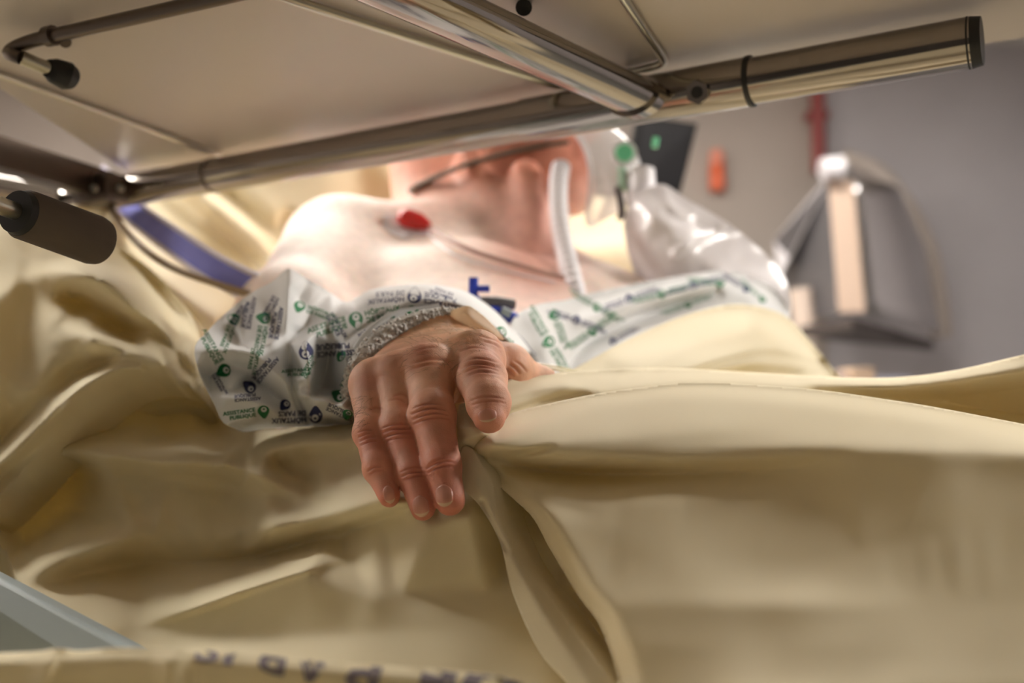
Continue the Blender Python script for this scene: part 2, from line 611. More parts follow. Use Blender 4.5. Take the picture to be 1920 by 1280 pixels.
def skin_mat():
    m = mat('skin', (0.7, 0.45, 0.35), 0.56)
    b = bsdf(m)
    at = N(m, 'ShaderNodeAttribute', attribute_name='skin_tone')
    tc = N(m, 'ShaderNodeTexCoord')
    n1 = N(m, 'ShaderNodeTexNoise'); n1.inputs['Scale'].default_value = 90; n1.inputs['Detail'].default_value = 6
    L(m, tc.outputs['Object'], n1.inputs['Vector'])
    mr = N(m, 'ShaderNodeMapRange'); mr.inputs['From Min'].default_value = 0.3; mr.inputs['From Max'].default_value = 0.7
    mr.inputs['To Min'].default_value = 0.90; mr.inputs['To Max'].default_value = 1.08
    L(m, n1.outputs['Fac'], mr.inputs['Value'])
    vm = N(m, 'ShaderNodeVectorMath', operation='SCALE')
    L(m, at.outputs['Color'], vm.inputs[0]); L(m, mr.outputs['Result'], vm.inputs['Scale'])
    L(m, vm.outputs['Vector'], b.inputs['Base Color'])
    b.inputs['Subsurface Weight'].default_value = 0.25
    b.inputs['Subsurface Radius'].default_value = (1.0, 0.35, 0.2)
    b.inputs['Subsurface Scale'].default_value = 0.004
    b.inputs['Specular IOR Level'].default_value = 0.35
    vo = N(m, 'ShaderNodeTexVoronoi', feature='DISTANCE_TO_EDGE'); vo.inputs['Scale'].default_value = 900
    n2 = N(m, 'ShaderNodeTexNoise'); n2.inputs['Scale'].default_value = 500; n2.inputs['Detail'].default_value = 4
    L(m, tc.outputs['Object'], vo.inputs['Vector']); L(m, tc.outputs['Object'], n2.inputs['Vector'])
    ad = N(m, 'ShaderNodeMath', operation='ADD')
    L(m, vo.outputs['Distance'], ad.inputs[0]); L(m, n2.outputs['Fac'], ad.inputs[1])
    bp = N(m, 'ShaderNodeBump'); bp.inputs['Strength'].default_value = 0.35; bp.inputs['Distance'].default_value = 0.0005
    L(m, ad.outputs[0], bp.inputs['Height']); L(m, bp.outputs['Normal'], b.inputs['Normal'])
    return m
M['skin'] = skin_mat()

# ------------------------------------------------------------------ room shell
def TP(x, y, h):
    """point of the ray through pixel x, y at height h above the camera"""
    r = FWD + Vector((1, 0, 0)) * ((x - 960.0) / F) + UPV * ((640.0 - y) / F)
    return CAM + r * (h / r.z)

WY = 4.2
def slab(name, c, s, m, bev=0.0):
    o = MB().box(c, s, None, bev).build(name, m, None, False)
    tag(o, kind='structure')
    return o
slab('floor', (0, 1.3, -0.05), (5.2, 6.6, 0.1), M['floor'])
slab('ceiling', (0, 1.3, CEIL + 0.05), (5.2, 6.6, 0.1), M['ceiling'])
slab('wall_back', (-0.60, WY + 0.05, CEIL / 2), (3.80, 0.1, CEIL), M['wall'])
slab('wall_back_right', (1.90, WY + 0.05, CEIL / 2), (1.20, 0.1, CEIL), M['wall_grey'])
slab('wall_left', (-2.45, 1.3, CEIL / 2), (0.1, 5.8, CEIL), M['wall'])
slab('wall_right', (2.45, 1.3, CEIL / 2), (0.1, 5.8, CEIL), M['wall_grey'])
slab('wall_front', (0, -1.65, CEIL / 2), (4.8, 0.1, CEIL), M['wall_dark'])
slab('trim_1', (1.30, WY - 0.006, CEIL / 2), (0.05, 0.012, CEIL), M['wall'])
slab('baseboard_back', (0, WY - 0.01, 0.06), (4.7, 0.02, 0.12), M['grey'])

# ceiling lights
for i, (x, y, sx, sy, st) in enumerate(PANELS):
    e = empty('ceiling_light', (x, y, CEIL))
    tag(e, ['bright rectangular ceiling light panel above the patient',
            'bright rectangular ceiling light panel by the left wall',
            'square ceiling light panel near the foot of the bed'][i], 'ceiling light', 'ceiling light panels')
    fr = MB()
    for (dx, dy, a, b) in ((0, sy / 2 + 0.015, sx + 0.06, 0.03), (0, -sy / 2 - 0.015, sx + 0.06, 0.03), (sx / 2 + 0.015, 0, 0.03, sy), (-sx / 2 - 0.015, 0, 0.03, sy)):
        fr.box((x + dx, y + dy, CEIL - 0.014), (a, b, 0.028))
    fr.build('frame', M['white_plastic'], e, False)
    MB().box((x, y, CEIL - 0.009), (sx, sy, 0.018)).build('diffuser', emis('light_panel_glow', LIGHT_COL, st), e, False)

# added fill lamps, out of view, on ceiling arms
for li, LAMP in enumerate(LAMPS):
    lp_ = Vector(LAMP[0]); ld = (Vector(LAMP[1]) - lp_).normalized(); sgn = 1 if lp_.x > 0 else -1
    top_ = Vector((lp_.x + .25 * sgn, lp_.y + .35, CEIL))
    e = empty('examination_lamp', top_)
    tag(e, ['round examination lamp on a jointed ceiling arm by the grey wall side', 'round examination lamp on a jointed ceiling arm near the left wall'][li], 'lamp', 'examination lamps')
    lr = LAMP[2]
    MB().tube([lp_ - ld * .11, lp_ - ld * .10, lp_ - ld * .05, lp_ + ld * .012], [.04, .06, lr * .9, lr + .015], 40).build('housing', M['white_plastic'], e)
    MB().tube([lp_ + ld * .0125, lp_ + ld * .016], lr, 40).build('diffuser', emis('lamp_glow', LIGHT_COL, LAMP[3]), e)
    MB().tube([lp_ - ld * .10, lp_ + Vector((.1 * sgn, .25, .25)), Vector((top_.x, top_.y, 2.3)), top_], .018, 14).build('arm', M['white_plastic'], e)
    MB().tube([top_ - Vector((0, 0, .04)), top_], .07, 24).build('ceiling_mount', M['white_plastic'], e)

# ------------------------------------------------------------------ things on the back wall
pb = P(1551, 312, 4.1); 
e = empty('wall_pipe', (pb.x, WY - 0.06, pb.z))
tag(e, 'dull red vertical pipe on the grey wall above the steel dispenser', 'pipe')
MB().tube([(pb.x, WY - 0.06, CEIL), (pb.x, WY - 0.06, pb.z)], 0.030, 16).build('pipe', M['red_pipe'], e)
mb = MB()
for z in (pb.z + 0.25, pb.z + 0.6): MB().box((pb.x, WY - 0.035, z), (0.09, 0.07, 0.03), None, 0.004).build('bracket', M['red_pipe'], e)

# orange tag / container on the wall
q = P(1355, 306, 4.12)
e = empty('wall_bottle', (q.x, WY, q.z - 0.07)); tag(e, 'small orange container hanging on the beige wall', 'container')
MB().tube([(q.x, WY - 0.035, q.z - 0.09), (q.x, WY - 0.035, q.z - 0.085), (q.x, WY - 0.035, q.z + 0.015), (q.x, WY - 0.035, q.z + 0.026)], [0.027, 0.033, 0.033, 0.026], 20).build('body', M['orange'], e)
MB().tube([(q.x, WY - 0.035, q.z + 0.022), (q.x, WY - 0.035, q.z + 0.075), (q.x, WY - 0.035, q.z + 0.088)], [0.030, 0.030, 0.018], 20).build('cap', mat('pale_orange', srgb(236, 150, 125), 0.4), e)
MB().box((q.x, WY - 0.008, q.z), (0.04, 0.016, 0.10), None, 0.003).build('holder', M['wall'], e)

# dispenser with a pale corner post and steel side
def hullobj(name, quads, m, parent):
    mb = MB()
    for qd in quads: mb.add([P(*p) for p in qd], [tuple(range(len(qd)))])
    return mb.build(name, m, parent, False)
e = empty('steel_dispenser', P(1600, 600, 3.77)); tag(e, 'wall-mounted steel dispenser with a pale corner post above the dark tray', 'dispenser')
TL, TR_ = (1553, 338, 3.33), (1600, 338, 3.33)
BL, BR = (1572, 585, 3.33), (1622, 585, 3.33)
RT, RM, RB = (1690, 372, 3.94), (1738, 470, 3.94), (1766, 632, 3.94)
LT, LB = (1452, 452, 3.94), (1478, 610, 3.94)
AP = (1580, 298, 3.94)
o = MB()
cpts = [P(*TL), P(*TR_), P(*BR), P(*BL)]
back = [p + FWD * 0.05 for p in cpts]
o.add(cpts + back, [(0, 1, 2, 3), (7, 6, 5, 4), (0, 4, 5, 1), (1, 5, 6, 2), (2, 6, 7, 3), (3, 7, 4, 0)])
o.build('corner_post', mat('beige_plastic', srgb(222, 196, 176), 0.5), e, False)
# right curved steel panel
vs = []; fs = []
nn = 8
for i in range(nn + 1):
    t = i / nn
    for j in range(9):
        s_ = j / 8
        a = P(TR_[0] + (BR[0] - TR_[0]) * s_, TR_[1] + (BR[1] - TR_[1]) * s_, 3.36)
        if s_ < 0.5: bq = [RT[k] + (RM[k] - RT[k]) * s_ * 2 for k in range(3)]
        else: bq = [RM[k] + (RB[k] - RM[k]) * (s_ - 0.5) * 2 for k in range(3)]
        b = P(*bq)
        vs.append(a.lerp(b, t) - FWD * 0.13 * math.sin(math.pi * t) )
for i in range(nn):
    for j in range(8): fs.append((i * 9 + j, i * 9 + j + 1, (i + 1) * 9 + j + 1, (i + 1) * 9 + j))
solid(obj('side_panel', vs, fs, M['steel'], e), 0.006)
MB().tube([P(*AP), P(1660, 338, 3.94), P(*RM), P(*RB)], 0.040, 12, smooth_pts=8).build('edge_rim', M['wall'], e)
solid(hullobj('top_panel', [[AP, TR_, TL], [AP, RT, TR_]], M['steel'], e), 0.004)
solid(hullobj('side_panel', [[TL, LT, LB, BL]], M['grey'], e), 0.004)
solid(hullobj('roof_panel', [[AP, TL, (1462, 520, 3.77), LT]], M['white_plastic'], e), 0.006)
MB().tube([P(1500, 540, 3.55), P(1512, 640, 3.55)], 0.040, 14).build('inner_roll', mat('paper', srgb(225, 205, 190), 0.8), e)
MB().tube([P(1540, 318, 3.31), P(1580, 314, 3.31)], 0.038, 16).build('hinge_cap', M['white_plastic'], e)
e2 = empty('wall_tray', P(1640, 640, 3.77)); tag(e2, 'dark tray below the steel dispenser on the back wall', 'tray')
mb = MB()
tq = [P(1500, 612, 3.33), P(1600, 596, 3.19), P(1750, 640, 3.77), P(1640, 630, 3.99)]
mb.add(tq + [p - UPV * 0.035 for p in tq], [(0, 1, 2, 3), (7, 6, 5, 4), (0, 4, 5, 1), (1, 5, 6, 2), (2, 6, 7, 3), (3, 7, 4, 0)])
mb.build('tray', mat('dark_brown_plastic', srgb(70, 60, 56), 0.5), e2, False)
e3 = empty('supply_trolley', (P(1610, 900, 2.3).x, 2.25, 0)); tag(e3, 'blurred grey trolley with boxes standing by the back wall', 'trolley')
tx = P(1610, 690, 2.25)
MB().box((tx.x, 2.3, tx.z / 2 - 0.02), (0.42, 0.34, tx.z - 0.1), None, 0.01).build('cabinet', M['white_plastic'], e3)
for k, (px_, w_, h_, cm) in enumerate(((1560, 0.07, 0.06, srgb(200, 180, 170)), (1620, 0.05, 0.07, srgb(190, 165, 140)), (1675, 0.08, 0.05, srgb(150, 150, 165)))):
    c = P(px_, 690, 2.2)
    b = MB().box((c.x, 2.25, tx.z - 0.07 + h_ / 2), (w_, 0.1, h_), None, 0.004).build('supply_box', mat('carton_%d' % k, cm, 0.7))
    tag(b, ['pinkish carton on the grey trolley, leftmost', 'tan carton in the middle of the grey trolley', 'blue-grey carton on the grey trolley, rightmost'][k], 'box', 'cartons on the trolley')

# monitor behind the mask
e = empty('monitor', P(1255, 380, 1.75)); tag(e, 'black monitor screen standing behind the oxygen mask', 'monitor')
mq = [P(1195, 215, 1.70), P(1308, 232, 1.78), P(1276, 360, 1.80), P(1170, 372, 1.72)]
mb = MB(); bk = [p + FWD * 0.05 for p in mq]
mb.add(mq + bk, [(3, 2, 1, 0), (4, 5, 6, 7), (0, 1, 5, 4), (1, 2, 6, 5), (2, 3, 7, 6), (3, 0, 4, 7)])
mb.build('housing', M['black'], e, False)
cq = sum(mq, Vector()) / 4
mb = MB(); mb.add([cq.lerp(p, 0.82) - FWD * 0.003 for p in mq], [(3, 2, 1, 0)])
mb.build('screen', mat('dark_screen', srgb(20, 20, 26), 0.5), e, False)
MB().tube([cq + FWD * 0.03, cq + FWD * 0.06 - UPV * 0.1, Vector((cq.x, cq.y + 0.1, 0.05))], 0.02, 12).build('stand_pole', M['grey'], e)
MB().tube([Vector((cq.x, cq.y + 0.1, 0.0)), Vector((cq.x, cq.y + 0.1, 0.05))], [0.22, 0.2], 24).build('stand_base', M['grey'], e)

# ------------------------------------------------------------------ bed
e = empty('hospital_bed', (0, 0.6, 0)); tag(e, 'hospital bed with raised head section under the patient', 'bed')
BZ = 0.86
MB().box((0.02, -0.05, BZ - 0.09), (0.86, 1.5, 0.16), None, 0.03).build('mattress', M['sheet'], e)
A_ = math.radians(27)
Rh = Matrix.Rotation(A_, 3, 'X')
MB().box(Vector((-0.06, 0.66, BZ - 0.10)) + Rh @ Vector((0, 0.45, 0.0)), (0.68, 0.9, 0.14), Rh, 0.03).build('head_section', M['sheet'], e)
MB().box((0.02, 0.5, BZ - 0.26), (0.9, 2.2, 0.1), None, 0.01).build('frame', M['grey'], e)
mb = MB()
mb.build
for sx in (-0.38, 0.42):
    for yy in (-0.5, 1.4):
        MB().tube([(sx, yy, 0.08), (sx, yy, BZ - 0.3)], 0.03, 12).build('leg', M['grey'], e)
        MB().tube([(sx - 0.02, yy, 0.05), (sx + 0.02, yy, 0.05)], 0.05, 16).build('castor', M['black'], e)
# pale blue side rail
ra, rb, rc = P(-440, 852, 0.575), P(262, 1222, 0.445), P(-440, 1330, 0.50)
rd = P(300, 1340, 0.42)
nr = (rb - ra).cross(rc - ra).normalized()
if nr.dot(FWD) < 0: nr = -nr
mb = MB(); f4 = [ra, rb, rd, rc]; bk = [p + nr * 0.02 for p in f4]
mb.add(f4 + bk, [(0, 1, 2, 3), (7, 6, 5, 4), (0, 4, 5, 1), (1, 5, 6, 2), (2, 6, 7, 3), (3, 7, 4, 0)])
MBr = mb.build('side_rail', M['pale_blue'], e, False)
bv = MBr.modifiers.new('bevel', 'BEVEL'); bv.width = 0.003; bv.segments = 3

# pillow
def pillow(name, c, size, R, m, seed=0):
    vs = []; fs = []; n = 40
    for s_ in (1, -1):
        for i in range(n + 1):
            for j in range(n + 1):
                u = i / n * 2 - 1; v = j / n * 2 - 1
                h = max(0.0, (1 - u ** 4) * (1 - v ** 4)) ** 0.5
                w_ = 1 - 0.06 * (abs(u) * (1 - v * v) ) 
                p = Vector((u * size[0] / 2 * (1 - 0.05 * (1 - v * v)), v * size[1] / 2 * (1 - 0.05 * (1 - u * u)), s_ * h * size[2] / 2))
                p.z += s_ * h * 0.012 * mnoise.noise(Vector((u * 2.5 + seed, v * 2.5, s_)))
                vs.append(R @ p + Vector(c))
    N1 = (n + 1) ** 2
    for b, fl in ((0, False), (N1, True)):
        for i in range(n):
            for j in range(n):
                q = (b + i * (n + 1) + j, b + (i + 1) * (n + 1) + j, b + (i + 1) * (n + 1) + j + 1, b + i * (n + 1) + j + 1)
                fs.append(tuple(reversed(q)) if fl else q)
    return obj(name, vs, fs, m)
pw = pillow('pillow', (0.0, 1.42, 1.30), (0.72, 0.5, 0.17), Rh, M['sheet'], 3)
tag(pw, 'plump yellow pillow behind the patient\'s head', 'pillow')

# ------------------------------------------------------------------ bed linen
def linen(name, sheets, m, label, cat, skirt=(0, 0.03, -0.12), thick=0.0):
    mb = MB()
    for sh in sheets:
        sk = getattr(sh, 'skirt', skirt)
        mb.add(*sh.mesh(skirt=sk))
    o = mb.build(name, m, None, True, False)
    if thick: solid(o, thick)
    tag(o, label, cat)
    return o

# lower sheet draped over the near thigh and the mattress side
LS = Sheet(
    outline=[(-360, 960, .74), (-200, 860, .75), (-60, 800, .76), (60, 790, .76), (200, 715, .77), (330, 725, .76), (420, 768, .74), (560, 770, .72), (700, 765, .70), (870, 755, .665),
             (905, 850, .60), (960, 960, .57), (1040, 1100, .52), (1120, 1310, .46), (960, 1330, .44), (600, 1330, .44), (300, 1330, .47), (180, 1260, .50), (90, 1160, .54), (35, 1090, .575), (5, 1030, .60), (-60, 990, .63), (-200, 1020, .65), (-360, 1090, .66)],
    lines=[
        [(90, 852, .665), (215, 852, .655), (300, 860, .648), (420, 862, .640), (480, 882, .628), (550, 908, .615), (590, 912, .608)],
        [(470, 872, .655), (500, 836, .655), (600, 815, .645), (665, 810, .64)],
        [(440, 850, .668), (450, 820, .69), (520, 800, .70), (640, 796, .69)],
        [(325, 815, .70), (400, 820, .695)],
        [(590, 912, .605), (680, 890, .585), (760, 870, .575)],
        [(520, 990, .575), (620, 965, .560), (720, 930, .545)],
        [(250, 1060, .60), (450, 1050, .590), (560, 1020, .575), (650, 990, .56), (760, 945, .54)],
        [(270, 1167, .545), (400, 1125, .535), (480, 1095, .530), (575, 1065, .525)],
        [(800, 985, .525), (880, 960, .53)],
        [(60, 930, .70), (110, 880, .70)],
        [(300, 930, .625), (250, 1000, .60)],
        [(700, 1120, .505), (800, 1110, .508), (900, 1105, .512), (1000, 1100, .517)],
        [(330, 1200, .525), (450, 1196, .508), (560, 1192, .497), (680, 1188, .489), (800, 1184, .487), (920, 1180, .488), (1040, 1180, .492)],
        [(300, 1265, .497), (420, 1265, .482), (560, 1265, .468), (700, 1265, .462), (850, 1265, .460), (1000, 1262, .464), (1080, 1260, .470)],
    ],
    folds=[
        dict(line=[(60, 845), (215, 850), (300, 858), (420, 862), (480, 884), (560, 912), (640, 912, .3)], amp=.012, wl=30, wr=18),
        dict(line=[(470, 876, .4), (500, 836), (600, 815), (665, 808), (720, 800)], amp=.010, wl=9, wr=30),
        dict(line=[(520, 870), (540, 890), (575, 905)], amp=-.007, wl=14, wr=14),
        dict(line=[(250, 1045, 0), (400, 1035, .5), (500, 1018, 1), (600, 992, 1.2), (700, 960, 1.2), (770, 935, .8)], amp=.006, wl=60, wr=8),
        dict(line=[(400, 1005, 0), (500, 988, 1), (560, 975, 0)], amp=.003, wl=14, wr=14),
        dict(line=[(250, 1175, 0), (400, 1125, 1), (480, 1095, 1), (575, 1065, .8), (680, 1035, 0)], amp=.004, wl=60, wr=7),
        dict(line=[(150, 1060), (300, 1062), (450, 1055), (600, 1020)], amp=-.008, wl=40, wr=40),
        dict(line=[(100, 880, 1), (60, 960, 1), (20, 1010, .6)], amp=-.030, wl=45, wr=60),
        dict(line=[(220, 920, 1), (260, 950, 1), (300, 960, 0)], amp=-.008, wl=30, wr=30),
        dict(line=[(640, 980, 0), (632, 1000, 1), (600, 1012, 0)], amp=.002, wl=6, wr=16),
        dict(line=[(400, 800, 1), (410, 840, 1), (425, 860, 0)], amp=-.010, wl=22, wr=22),
        dict(line=[(560, 800, 1), (620, 797, 1), (670, 795, 1)], amp=.008, wl=5, wr=10),
    ], step=5, sigma=11, grain=.0010, gs=40, boost=1.6)

# bunched sheet on the left
L2 = Sheet(
    outline=[(-360, 760, .76), (-230, 600, .80), (-140, 470, .84), (-60, 400, .86), (40, 415, .85), (110, 436, .85), (180, 446, .85), (240, 474, .85), (300, 520, .83), (350, 580, .80), (374, 640, .76), (390, 715, .71), (384, 750, .70),
             (345, 716, .69), (300, 700, .68), (250, 703, .668), (200, 727, .655), (140, 778, .645), (80, 845, .635), (0, 930, .62), (-60, 975, .61), (-200, 1060, .60), (-360, 1120, .62), (-380, 900, .68)],
    lines=[
        [(115, 505, .74), (200, 528, .735), (260, 590, .725), (320, 670, .70), (362, 725, .692)],
        [(60, 620, .68), (120, 640, .68), (200, 660, .68), (300, 690, .678)],
        [(40, 480, .76), (20, 560, .70), (0, 700, .645)],
        [(-60, 600, .68)],
    ],
    folds=[
        dict(line=[(170, 545, .3), (140, 590, 1), (150, 632, .6)], amp=-.010, wl=14, wr=20),
        dict(line=[(300, 560, .4), (340, 615, 1), (362, 680, .6)], amp=.010, wl=8, wr=8),
        dict(line=[(190, 610, .5), (220, 625, 1), (255, 640, .4)], amp=-.010, wl=8, wr=8),
        dict(line=[(90, 510, .3), (150, 510, 1), (220, 540, 1), (280, 600, 1), (330, 660, .8), (365, 715, .4)], amp=0.0297, wl=18, wr=24),
        dict(line=[(255, 595, .3), (290, 625, 1), (330, 670, 1), (360, 710, .6)], amp=-0.0203, wl=10, wr=14),
        dict(line=[(120, 600, .4), (160, 630, 1), (230, 655, 1), (310, 680, .7)], amp=0.0216, wl=16, wr=20),
        dict(line=[(130, 560, .6), (180, 585, 1), (250, 625, 1)], amp=-0.0162, wl=14, wr=14),
        dict(line=[(220, 480, .5), (280, 525, 1), (320, 580, 1), (345, 640, .7)], amp=-0.0189, wl=10, wr=12),
        dict(line=[(60, 470), (40, 560), (20, 700), (-30, 860)], amp=-0.0270, wl=50, wr=50),
        dict(line=[(-40, 905, 1), (60, 810, 1), (150, 728, 1), (215, 692, 1), (260, 690, .6)], amp=0.0108, wl=6, wr=14),
        dict(line=[(-40, 870, 1), (50, 785, 1), (130, 715, 1), (200, 680, 1)], amp=-0.0108, wl=20, wr=6),
    ], step=5, sigma=7, grain=.001, gs=40, boost=1.2)
L2.skirt = (0.0, 0.05, -0.015)
# turned-up hem below the bunch, lit from behind
L2b = Sheet(
    outline=[(170, 770, .70), (230, 720, .705), (300, 705, .72), (370, 735, .735), (400, 765, .74), (330, 762, .73), (250, 782, .72), (190, 792, .71)],
    folds=[dict(line=[(190, 775), (280, 745), (380, 750)], amp=-.006, wl=10)], step=5, sigma=6)
L2b.skirt = (0, 0.04, -0.04)
# bedding between the bunch and the shoulder
L1 = Sheet(
    outline=[(120, 400, 1.0), (200, 370, 1.08), (300, 340, 1.18), (480, 310, 1.25), (640, 290, 1.33), (760, 275, 1.38), (800, 300, 1.40), (790, 420, 1.30), (690, 500, 1.16), (640, 600, 1.02), (520, 660, .94), (380, 690, .88), (300, 600, .90), (200, 500, .95)],
    folds=[
        dict(line=[(290, 350), (360, 410), (430, 465), (480, 500)], amp=-.035, wl=20, wr=20),
        dict(line=[(350, 345), (430, 405), (490, 465), (530, 520)], amp=.03, wl=14, wr=14),
        dict(line=[(400, 350), (490, 420), (540, 480), (560, 520)], amp=-.03, wl=14, wr=16),
        dict(line=[(540, 420), (560, 460), (575, 510)], amp=-.03, wl=14, wr=14),
        dict(line=[(680, 280), (690, 340), (700, 420)], amp=-.05, wl=40, wr=40),
        dict(line=[(200, 400), (240, 470), (310, 530), (400, 590)], amp=.02, wl=16, wr=16),
        dict(line=[(240, 520), (300, 560), (360, 620)], amp=-.02, wl=16, wr=16),
    ], step=6, sigma=10, grain=.002, gs=30)
linen('bed_sheet', [LS], M['sheet'], 'pale yellow cotton sheet draped under the hand over the near thigh', 'sheet')
linen('bunched_sheet', [L2, L2b], M['sheet'], 'crumpled yellow sheet heaped at the left below the grey foam grip', 'sheet')
linen('pillow_sheet', [L1], M['sheet'], 'folded yellow bedding beneath the blue strap beside the bare shoulder', 'bedding', (0, 0.02, -0.15))

# gripped blanket
B1 = Sheet(
    outline=[(884, 838, .541), (896, 806, .543), (915, 795, .546), (955, 776, .553), (1000, 763, .565), (1100, 741, .585), (1200, 726, .597), (1300, 716, .602), (1420, 721, .600), (1540, 731, .590),
             (1640, 745, .580), (1760, 764, .566), (1980, 806, .55), (2160, 838, .535), (2360, 880, .525), (2380, 1080, .47), (2360, 1345, .41), (1980, 1345, .40), (1500, 1340, .385), (1170, 1340, .405),
             (1157, 1267, .42), (1126, 1175, .437), (1083, 1114, .452), (1030, 1026, .475), (995, 965, .492), (929, 904, .517)],
    lines=[
        [(905, 845, .530), (1000, 850, .528), (1150, 850, .525), (1350, 845, .522), (1600, 840, .515), (1980, 850, .51)],
        [(930, 872, .528), (1000, 884, .528), (1100, 890, .525), (1250, 890, .520), (1400, 885, .517), (1500, 880, .515)],
        [(1100, 980, .490), (1300, 1040, .472), (1500, 1062, .466), (1700, 1010, .476), (1980, 930, .492), (2360, 960, .502)],
        [(1105, 1130, .449), (1250, 1130, .443), (1400, 1130, .440), (1550, 1130, .439), (1700, 1130, .441), (1850, 1130, .445), (2000, 1130, .448), (2200, 1130, .455), (2370, 1130, .460)],
        [(1150, 1210, .430), (1250, 1210, .424), (1400, 1210, .420), (1550, 1210, .418), (1700, 1210, .420), (1850, 1210, .424), (2000, 1210, .430), (2200, 1210, .437), (2370, 1210, .442)],
        [(1165, 1280, .416), (1300, 1280, .407), (1450, 1280, .402), (1600, 1280, .401), (1750, 1280, .403), (1900, 1280, .408), (2050, 1280, .414), (2200, 1280, .420), (2370, 1280, .424)],
    ],
    folds=[
        dict(line=[(912, 858, .8), (960, 871, 1), (1050, 884, 1.2), (1150, 889, 1.0), (1300, 888, .55), (1450, 882, .25), (1560, 875, 0)], amp=-.018, wl=12, wr=22),
        dict(line=[(905, 838, 1), (960, 836, 1), (1040, 828, 1), (1160, 815, .8), (1350, 800, .5), (1560, 800, 0)], amp=.010, wl=30, wr=22),
        dict(line=[(925, 852, .6), (985, 849, 1.2), (1035, 838, .2)], amp=-.007, wl=4, wr=6),
        dict(line=[(925, 828, 1), (1000, 800, 1), (1070, 772, .2)], amp=.0035, wl=6, wr=12),
        dict(line=[(935, 812, 1), (1010, 784, 1), (1090, 760, .2)], amp=-.003, wl=6, wr=10),
        dict(line=[(915, 868, 1), (960, 890, 1), (1030, 905, .6), (1120, 915, 0)], amp=.0035, wl=8, wr=10),
        dict(line=[(925, 885, 1), (970, 915, 1), (1040, 945, .6), (1130, 965, 0)], amp=-.003, wl=8, wr=12),
        dict(line=[(1000, 871, .6), (1060, 868, 1), (1120, 866, 0)], amp=.004, wl=7, wr=7),
        dict(line=[(1250, 930, 0), (1450, 905, 1), (1620, 910, 1), (1720, 950, 0)], amp=-.003, wl=60, wr=60),
        dict(line=[(1150, 1020, 0), (1300, 1060, 1), (1500, 1080, 1), (1640, 1040, 1), (1800, 960, .6), (1980, 880, 0)], amp=.0018, wl=40, wr=60),
        dict(line=[(1720, 820, .4), (1740, 900, 1), (1800, 980, .6)], amp=.003, wl=60, wr=60),
        dict(line=[(900, 880), (930, 906), (996, 966), (1031, 1027), (1084, 1115), (1128, 1176), (1160, 1270)], amp=-.010, wl=16, wr=10),
        dict(line=[(884, 840), (900, 806), (955, 776), (1000, 763), (1100, 741), (1300, 716), (1540, 731), (1760, 764), (1980, 806)], amp=-.012, wl=14, wr=14),
    ], step=4, sigma=12, grain=.0009, gs=45, seed=4, boost=0.5)
B1.skirt = (0.02, 0.03, -0.02)
B2 = Sheet(
    outline=[(940, 722, .60), (1000, 706, .63), (1060, 697, .66), (1150, 691, .69), (1250, 689, .715), (1400, 697, .725), (1560, 706, .72), (1680, 707, .71), (1800, 692, .68), (1980, 652, .63), (2160, 630, .61), (2360, 625, .59), (2370, 920, .57), (1980, 870, .60), (1760, 820, .61), (1640, 795, .62), (1420, 770, .635), (1200, 775, .625), (1000, 810, .585), (930, 812, .565)],
    lines=[[(950, 760, .575), (1000, 752, .59), (1060, 728, .61), (1110, 735, .615), (1300, 712, .64), (1500, 716, .64), (1700, 720, .63), (1850, 700, .62), (1980, 680, .61)],
           [(1520, 740, .66), (1700, 752, .655), (1980, 760, .64)]],
    folds=[
        dict(line=[(955, 776, .6), (1010, 756, 1), (1070, 742, .8), (1120, 738, 0)], amp=-.014, wl=6, wr=14),
        dict(line=[(950, 742, .5), (1010, 730, 1), (1060, 724, 1), (1110, 732, .3)], amp=.006, wl=10, wr=5),
        dict(line=[(1480, 730, 0), (1600, 742, 1), (1750, 752, 1.2), (1980, 750, 1.2)], amp=-.03, wl=22, wr=30),
    ], step=5, sigma=8, grain=.0006, gs=30)
B2.skirt = (0, 0.05, -0.06)
B3 = Sheet(
    outline=[(1030, 735, 0.705), (1060, 702, 0.745), (1120, 667, 0.805), (1190, 630, 0.865), (1280, 592, 0.915), (1360, 572, 0.945), (1420, 574, 0.955), (1472, 592, 0.955), (1515, 634, 0.935), (1560, 690, 0.895), (1600, 760, 0.865), (1300, 780, 0.725)],
    lines=[[(1200, 690, 0.755), (1300, 650, 0.815), (1400, 620, 0.865)]],
    folds=[
        dict(line=[(1230, 712, .4), (1300, 688, 1), (1380, 664, 1), (1450, 655, 1), (1530, 672, .6)], amp=.012, wl=16, wr=5),
        dict(line=[(1300, 700, .4), (1350, 690, 1), (1420, 680, 1), (1500, 688, .4)], amp=.012, wl=12, wr=5),
        dict(line=[(1350, 708, .5), (1430, 705, 1), (1530, 706, .7)], amp=-.015, wl=8, wr=8),
        dict(line=[(1460, 585, 1), (1500, 625, 1), (1545, 685, 1), (1590, 745, 1)], amp=-.05, wl=22, wr=18),
    ], step=5, sigma=8, grain=.001, gs=40)
B3.skirt = (0.0, 0.06, -0.12)
B4 = Sheet(   # hem strip left of the open fold
    outline=[(866, 838, .540), (884, 840, .538), (905, 870, .530), (925, 905, .524), (935, 960, .512), (973, 1044, .492), (1030, 1114, .475), (1091, 1197, .452), (1160, 1290, .425), (1190, 1345, .415), (1090, 1345, .42),
             (1065, 1285, .430), (1012, 1223, .448), (962, 1114, .474), (938, 1018, .495), (899, 948, .515), (866, 912, .526), (861, 868, .535)],
    lines=[[(880, 870, .529), (905, 930, .514), (945, 1005, .494), (985, 1085, .474), (1040, 1180, .452), (1110, 1285, .424)]],
    folds=[dict(line=[(905, 940), (925, 985), (950, 1030)], amp=-.004, wl=4)], step=4, sigma=5)
B4.skirt = (0.015, 0.03, -0.01)
